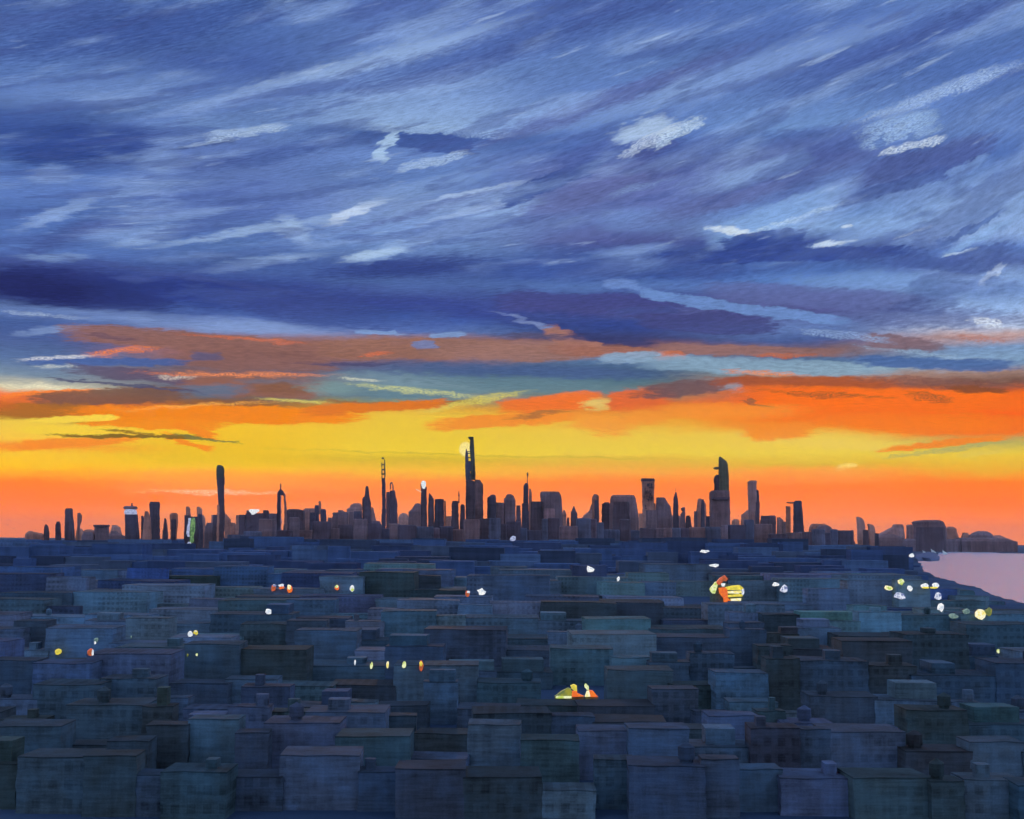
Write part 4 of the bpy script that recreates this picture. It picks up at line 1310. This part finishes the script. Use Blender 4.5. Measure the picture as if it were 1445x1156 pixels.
LAMPS = [
 # px py w h glass (second glass, dx, dy, w, h) label
 (82, 919.7, 10, 10, 'yellow', None, 'lone yellow lamp on the low buildings at the far lower left'),
 (127.5, 920.3, 10, 11, 'rust', ('white', 3.4, 0.5, 3.5, 10), 'orange lamp with a white right rim near the lower left'),
 (135.6, 903, 6, 8, 'dim', ('white', -1.5, 4, 3, 5), 'faint sparkling white lamp just above the orange lamp at the lower left'),
 (185, 899, 2.5, 5, 'dim', None, 'tiny faint white lamp between the sparkling lamp and the paired lamps'),
 (268.3, 894, 9, 9, 'white', None, 'left white one of a close pair of lamps in the lower left'),
 (276.2, 893, 6.5, 7, 'yellow', ('white', 0, -2, 3, 2), 'right yellow one of a close pair of lamps in the lower left'),
 (264.6, 924.6, 2.5, 5, 'olive', None, 'tiny dim green lamp below the close pair, left of two'),
 (277.6, 924, 4, 5, 'green', None, 'small yellow green lamp below the close pair, right of two'),
 (385.7, 830, 8, 10, 'rust', ('blue', 1.5, -3.6, 6, 3.5), 'rust orange lamp with a pale top, first of three in a row left of centre'),
 (397.4, 828.6, 9, 7, 'orange', ('white', -.5, -2.4, 9, 4.4), 'white lamp with an orange underside, second of three in a row left of centre'),
 (409.2, 831.5, 8, 13, 'orange', ('cream', -1.2, -3.2, 6.5, 7.5), 'tall cream and orange lamp, third of three in a row left of centre'),
 (475.4, 829.6, 7, 8, 'orange', ('green', -.4, -1.8, 6, 5), 'small green topped orange lamp left in a spaced pair'),
 (496.4, 830.3, 8, 10, 'white', ('green', .8, 1.8, 4.5, 6), 'white lamp with a green core, right in a spaced pair'),
 (378.5, 863.5, 11, 9, 'white', None, 'single white lamp below the row of three orange lamps'),
 (659.8, 838, 8, 9, 'rust', ('white', 1.2, -2.6, 5, 3.5), 'rust coloured lamp beside the round white lamp near the centre'),
 (679.3, 835, 12, 10.5, 'white', None, 'round white lamp near the centre, right of a rust coloured lamp'),
 (501, 935, 3, 9, 'white', None, 'thin white lamp, first of the bottom row of five'),
 (524.3, 939.8, 4.5, 11, 'green', None, 'thin dim green lamp, second of the bottom row of five'),
 (547, 938, 4.5, 12, 'cream', None, 'thin cream lamp, third of the bottom row of five'),
 (570.3, 938.6, 6, 12, 'green', None, 'bright green yellow lamp, fourth of the bottom row of five'),
 (594.3, 939.5, 6.5, 15, 'rust', ('yellow', -.4, -3.0, 5, 8), 'yellow lamp with a rust foot, last of the bottom row of five'),
 (724, 760, 10, 8, 'lilac', None, 'lilac white lamp just below the middle of the skyline'),
 (832.3, 803.3, 12, 10, 'white', None, 'bright white lamp by itself right of the centre, in the navy band'),
 (872.3, 817.3, 4.5, 8, 'white', None, 'small slanting white lamp right below the bright lone white lamp'),
 (994, 778.3, 15, 5, 'white', None, 'flat white roof lamp, upper one of two left above the striped hall'),
 (1008, 798.2, 15, 5, 'white', None, 'flat white roof lamp, lower one of two above the striped hall'),
 (1094.6, 824.6, 11, 7, 'white', None, 'smaller upper white lamp of a touching pair right of the striped hall'),
 (1106, 831.3, 12, 12, 'blue', None, 'larger lower white lamp of a touching pair right of the striped hall'),
 (1286.5, 784, 9.5, 7, 'white', None, 'white lamp on the shore beside the headland'),
 (1271.4, 821, 11, 9, 'green', ('cream', -3.4, 0, 3, 7), 'yellow green lamp topmost in the cluster at the right'),
 (1253.3, 829.6, 14, 8, 'cream', ('green', 1.5, .5, 8, 5), 'wide green cored lamp leftmost in the cluster at the right'),
 (1284, 830.4, 11, 9, 'white', None, 'plain white lamp right of the green ones in the cluster at the right'),
 (1270, 841, 19, 11, 'blue', None, 'broad blue white lamp lowest of the four lamps grouped at the right'),
 (1305, 826.5, 12, 7, 'white', ('yellow', 0.5, 2.8, 12, 3.4), 'left white and yellow lamp of a joined pair below the shore'),
 (1320.5, 826.5, 11, 8, 'white', ('yellow', -4, 2.8, 15, 3.4), 'right white and yellow lamp of a joined pair below the shore'),
 (1323.8, 841.5, 11, 11, 'blue', None, 'blue white lamp under the joined white and yellow pair'),
 (1327.6, 858, 10, 12.5, 'white', None, 'upright white lamp below the blue white one at the right'),
 (1345.8, 869.6, 15, 8, 'dim', None, 'dim greenish lamp, left and lower of two dim ones at the right'),
 (1363.5, 863, 12, 9.5, 'dim', None, 'dim greenish lamp, right and upper of two dim ones at the right'),
 (1384, 867, 18, 19, 'cream', ('olive', 11, -3.5, 13, 12), 'largest cream lamp with an olive wing at the right edge'),
 (1408.5, 919, 4, 8, 'green', None, 'small green lamp low at the right edge'),
]
scene = bpy.context.scene
for i, (px, py, w, h, gl, second, lab) in enumerate(LAMPS):
    d = ray(px, py)
    hit, loc, nor, idx, ob, mt = scene.ray_cast(dg, Vector((0, 0, CAM_H)), d)
    D = loc.y if hit else 2500
    for q in ((-w * .45, 0), (w * .45, 0), (0, -h * .45), (0, h * .45)):
        h2, l2, *_r = scene.ray_cast(dg, Vector((0, 0, CAM_H)), ray(px + q[0], py + q[1]))
        if h2:
            D = min(D, l2.y)
    m_ = D / F
    D -= 0.9 * w * m_ * 0.5 + 0.3
    v, f, c0 = lump(px, py, w / 2, h / 2, D, i)
    root = empty('lamp', c0)
    link('lamp_glass', v, f, GLOW[gl], root)
    if second:
        g2, dx, dy, w2, h2 = second
        v, f, c2 = lump(px + dx, py + dy, w2 / 2, h2 / 2, D - 0.30 * w * m_, i + 50, 0.5)
        off = c2 - c0
        link('lamp_cap' if dy < 0 else 'lamp_core', [(a + off.x, b_ + off.y, c_ + off.z) for a, b_, c_ in v], f, GLOW[g2], root)
    bw = 0.22 * w * m_
    r0 = ring(-bw, bw, 0.42 * w * m_ * 1.4, 0.3 * w * m_, -0.3 * h * m_)
    v, f = stack([r0, [(a, b_, 0.3 * h * m_) for a, b_, c_ in r0]])
    link('bracket', v, f, METAL, root)
    tag(root, lab, 'lamp', 'glowing lamps among the low buildings')

# ------------------------------------------------------------------ dusk air
hz, t, b = new_mat('dusk_air')
t.n.remove(b)
pv = t.node('ShaderNodeVolumePrincipled')
pv.inputs['Color'].default_value = (0.62, 0.64, 0.80, 1)
pv.inputs['Density'].default_value = 1.15e-5
t.l.new(pv.outputs[0], [n for n in t.n if n.type == 'OUTPUT_MATERIAL'][0].inputs['Volume'])
x_, y0_, y1_, zt = 24100, -2500, 42100, 520
hv_ = [(-x_, y0_, -1), (x_, y0_, -1), (x_, y1_, -1), (-x_, y1_, -1)]
v, f = stack([hv_, [(a, b_, zt) for a, b_, c_ in hv_]])
hb = link('haze', v, f, hz)
tag(hb, None, None, None, 'stuff')

# ------------------------------------------------------------------ render settings
scene.view_settings.view_transform = 'Standard'
scene.view_settings.look = 'None'
scene.view_settings.exposure = 0
scene.view_settings.gamma = 1
scene.cycles.max_bounces = 2
scene.cycles.diffuse_bounces = 1
scene.cycles.use_adaptive_sampling = True
scene.cycles.adaptive_threshold = 0.04
scene.cycles.adaptive_min_samples = 12
scene.cycles.use_denoising = True
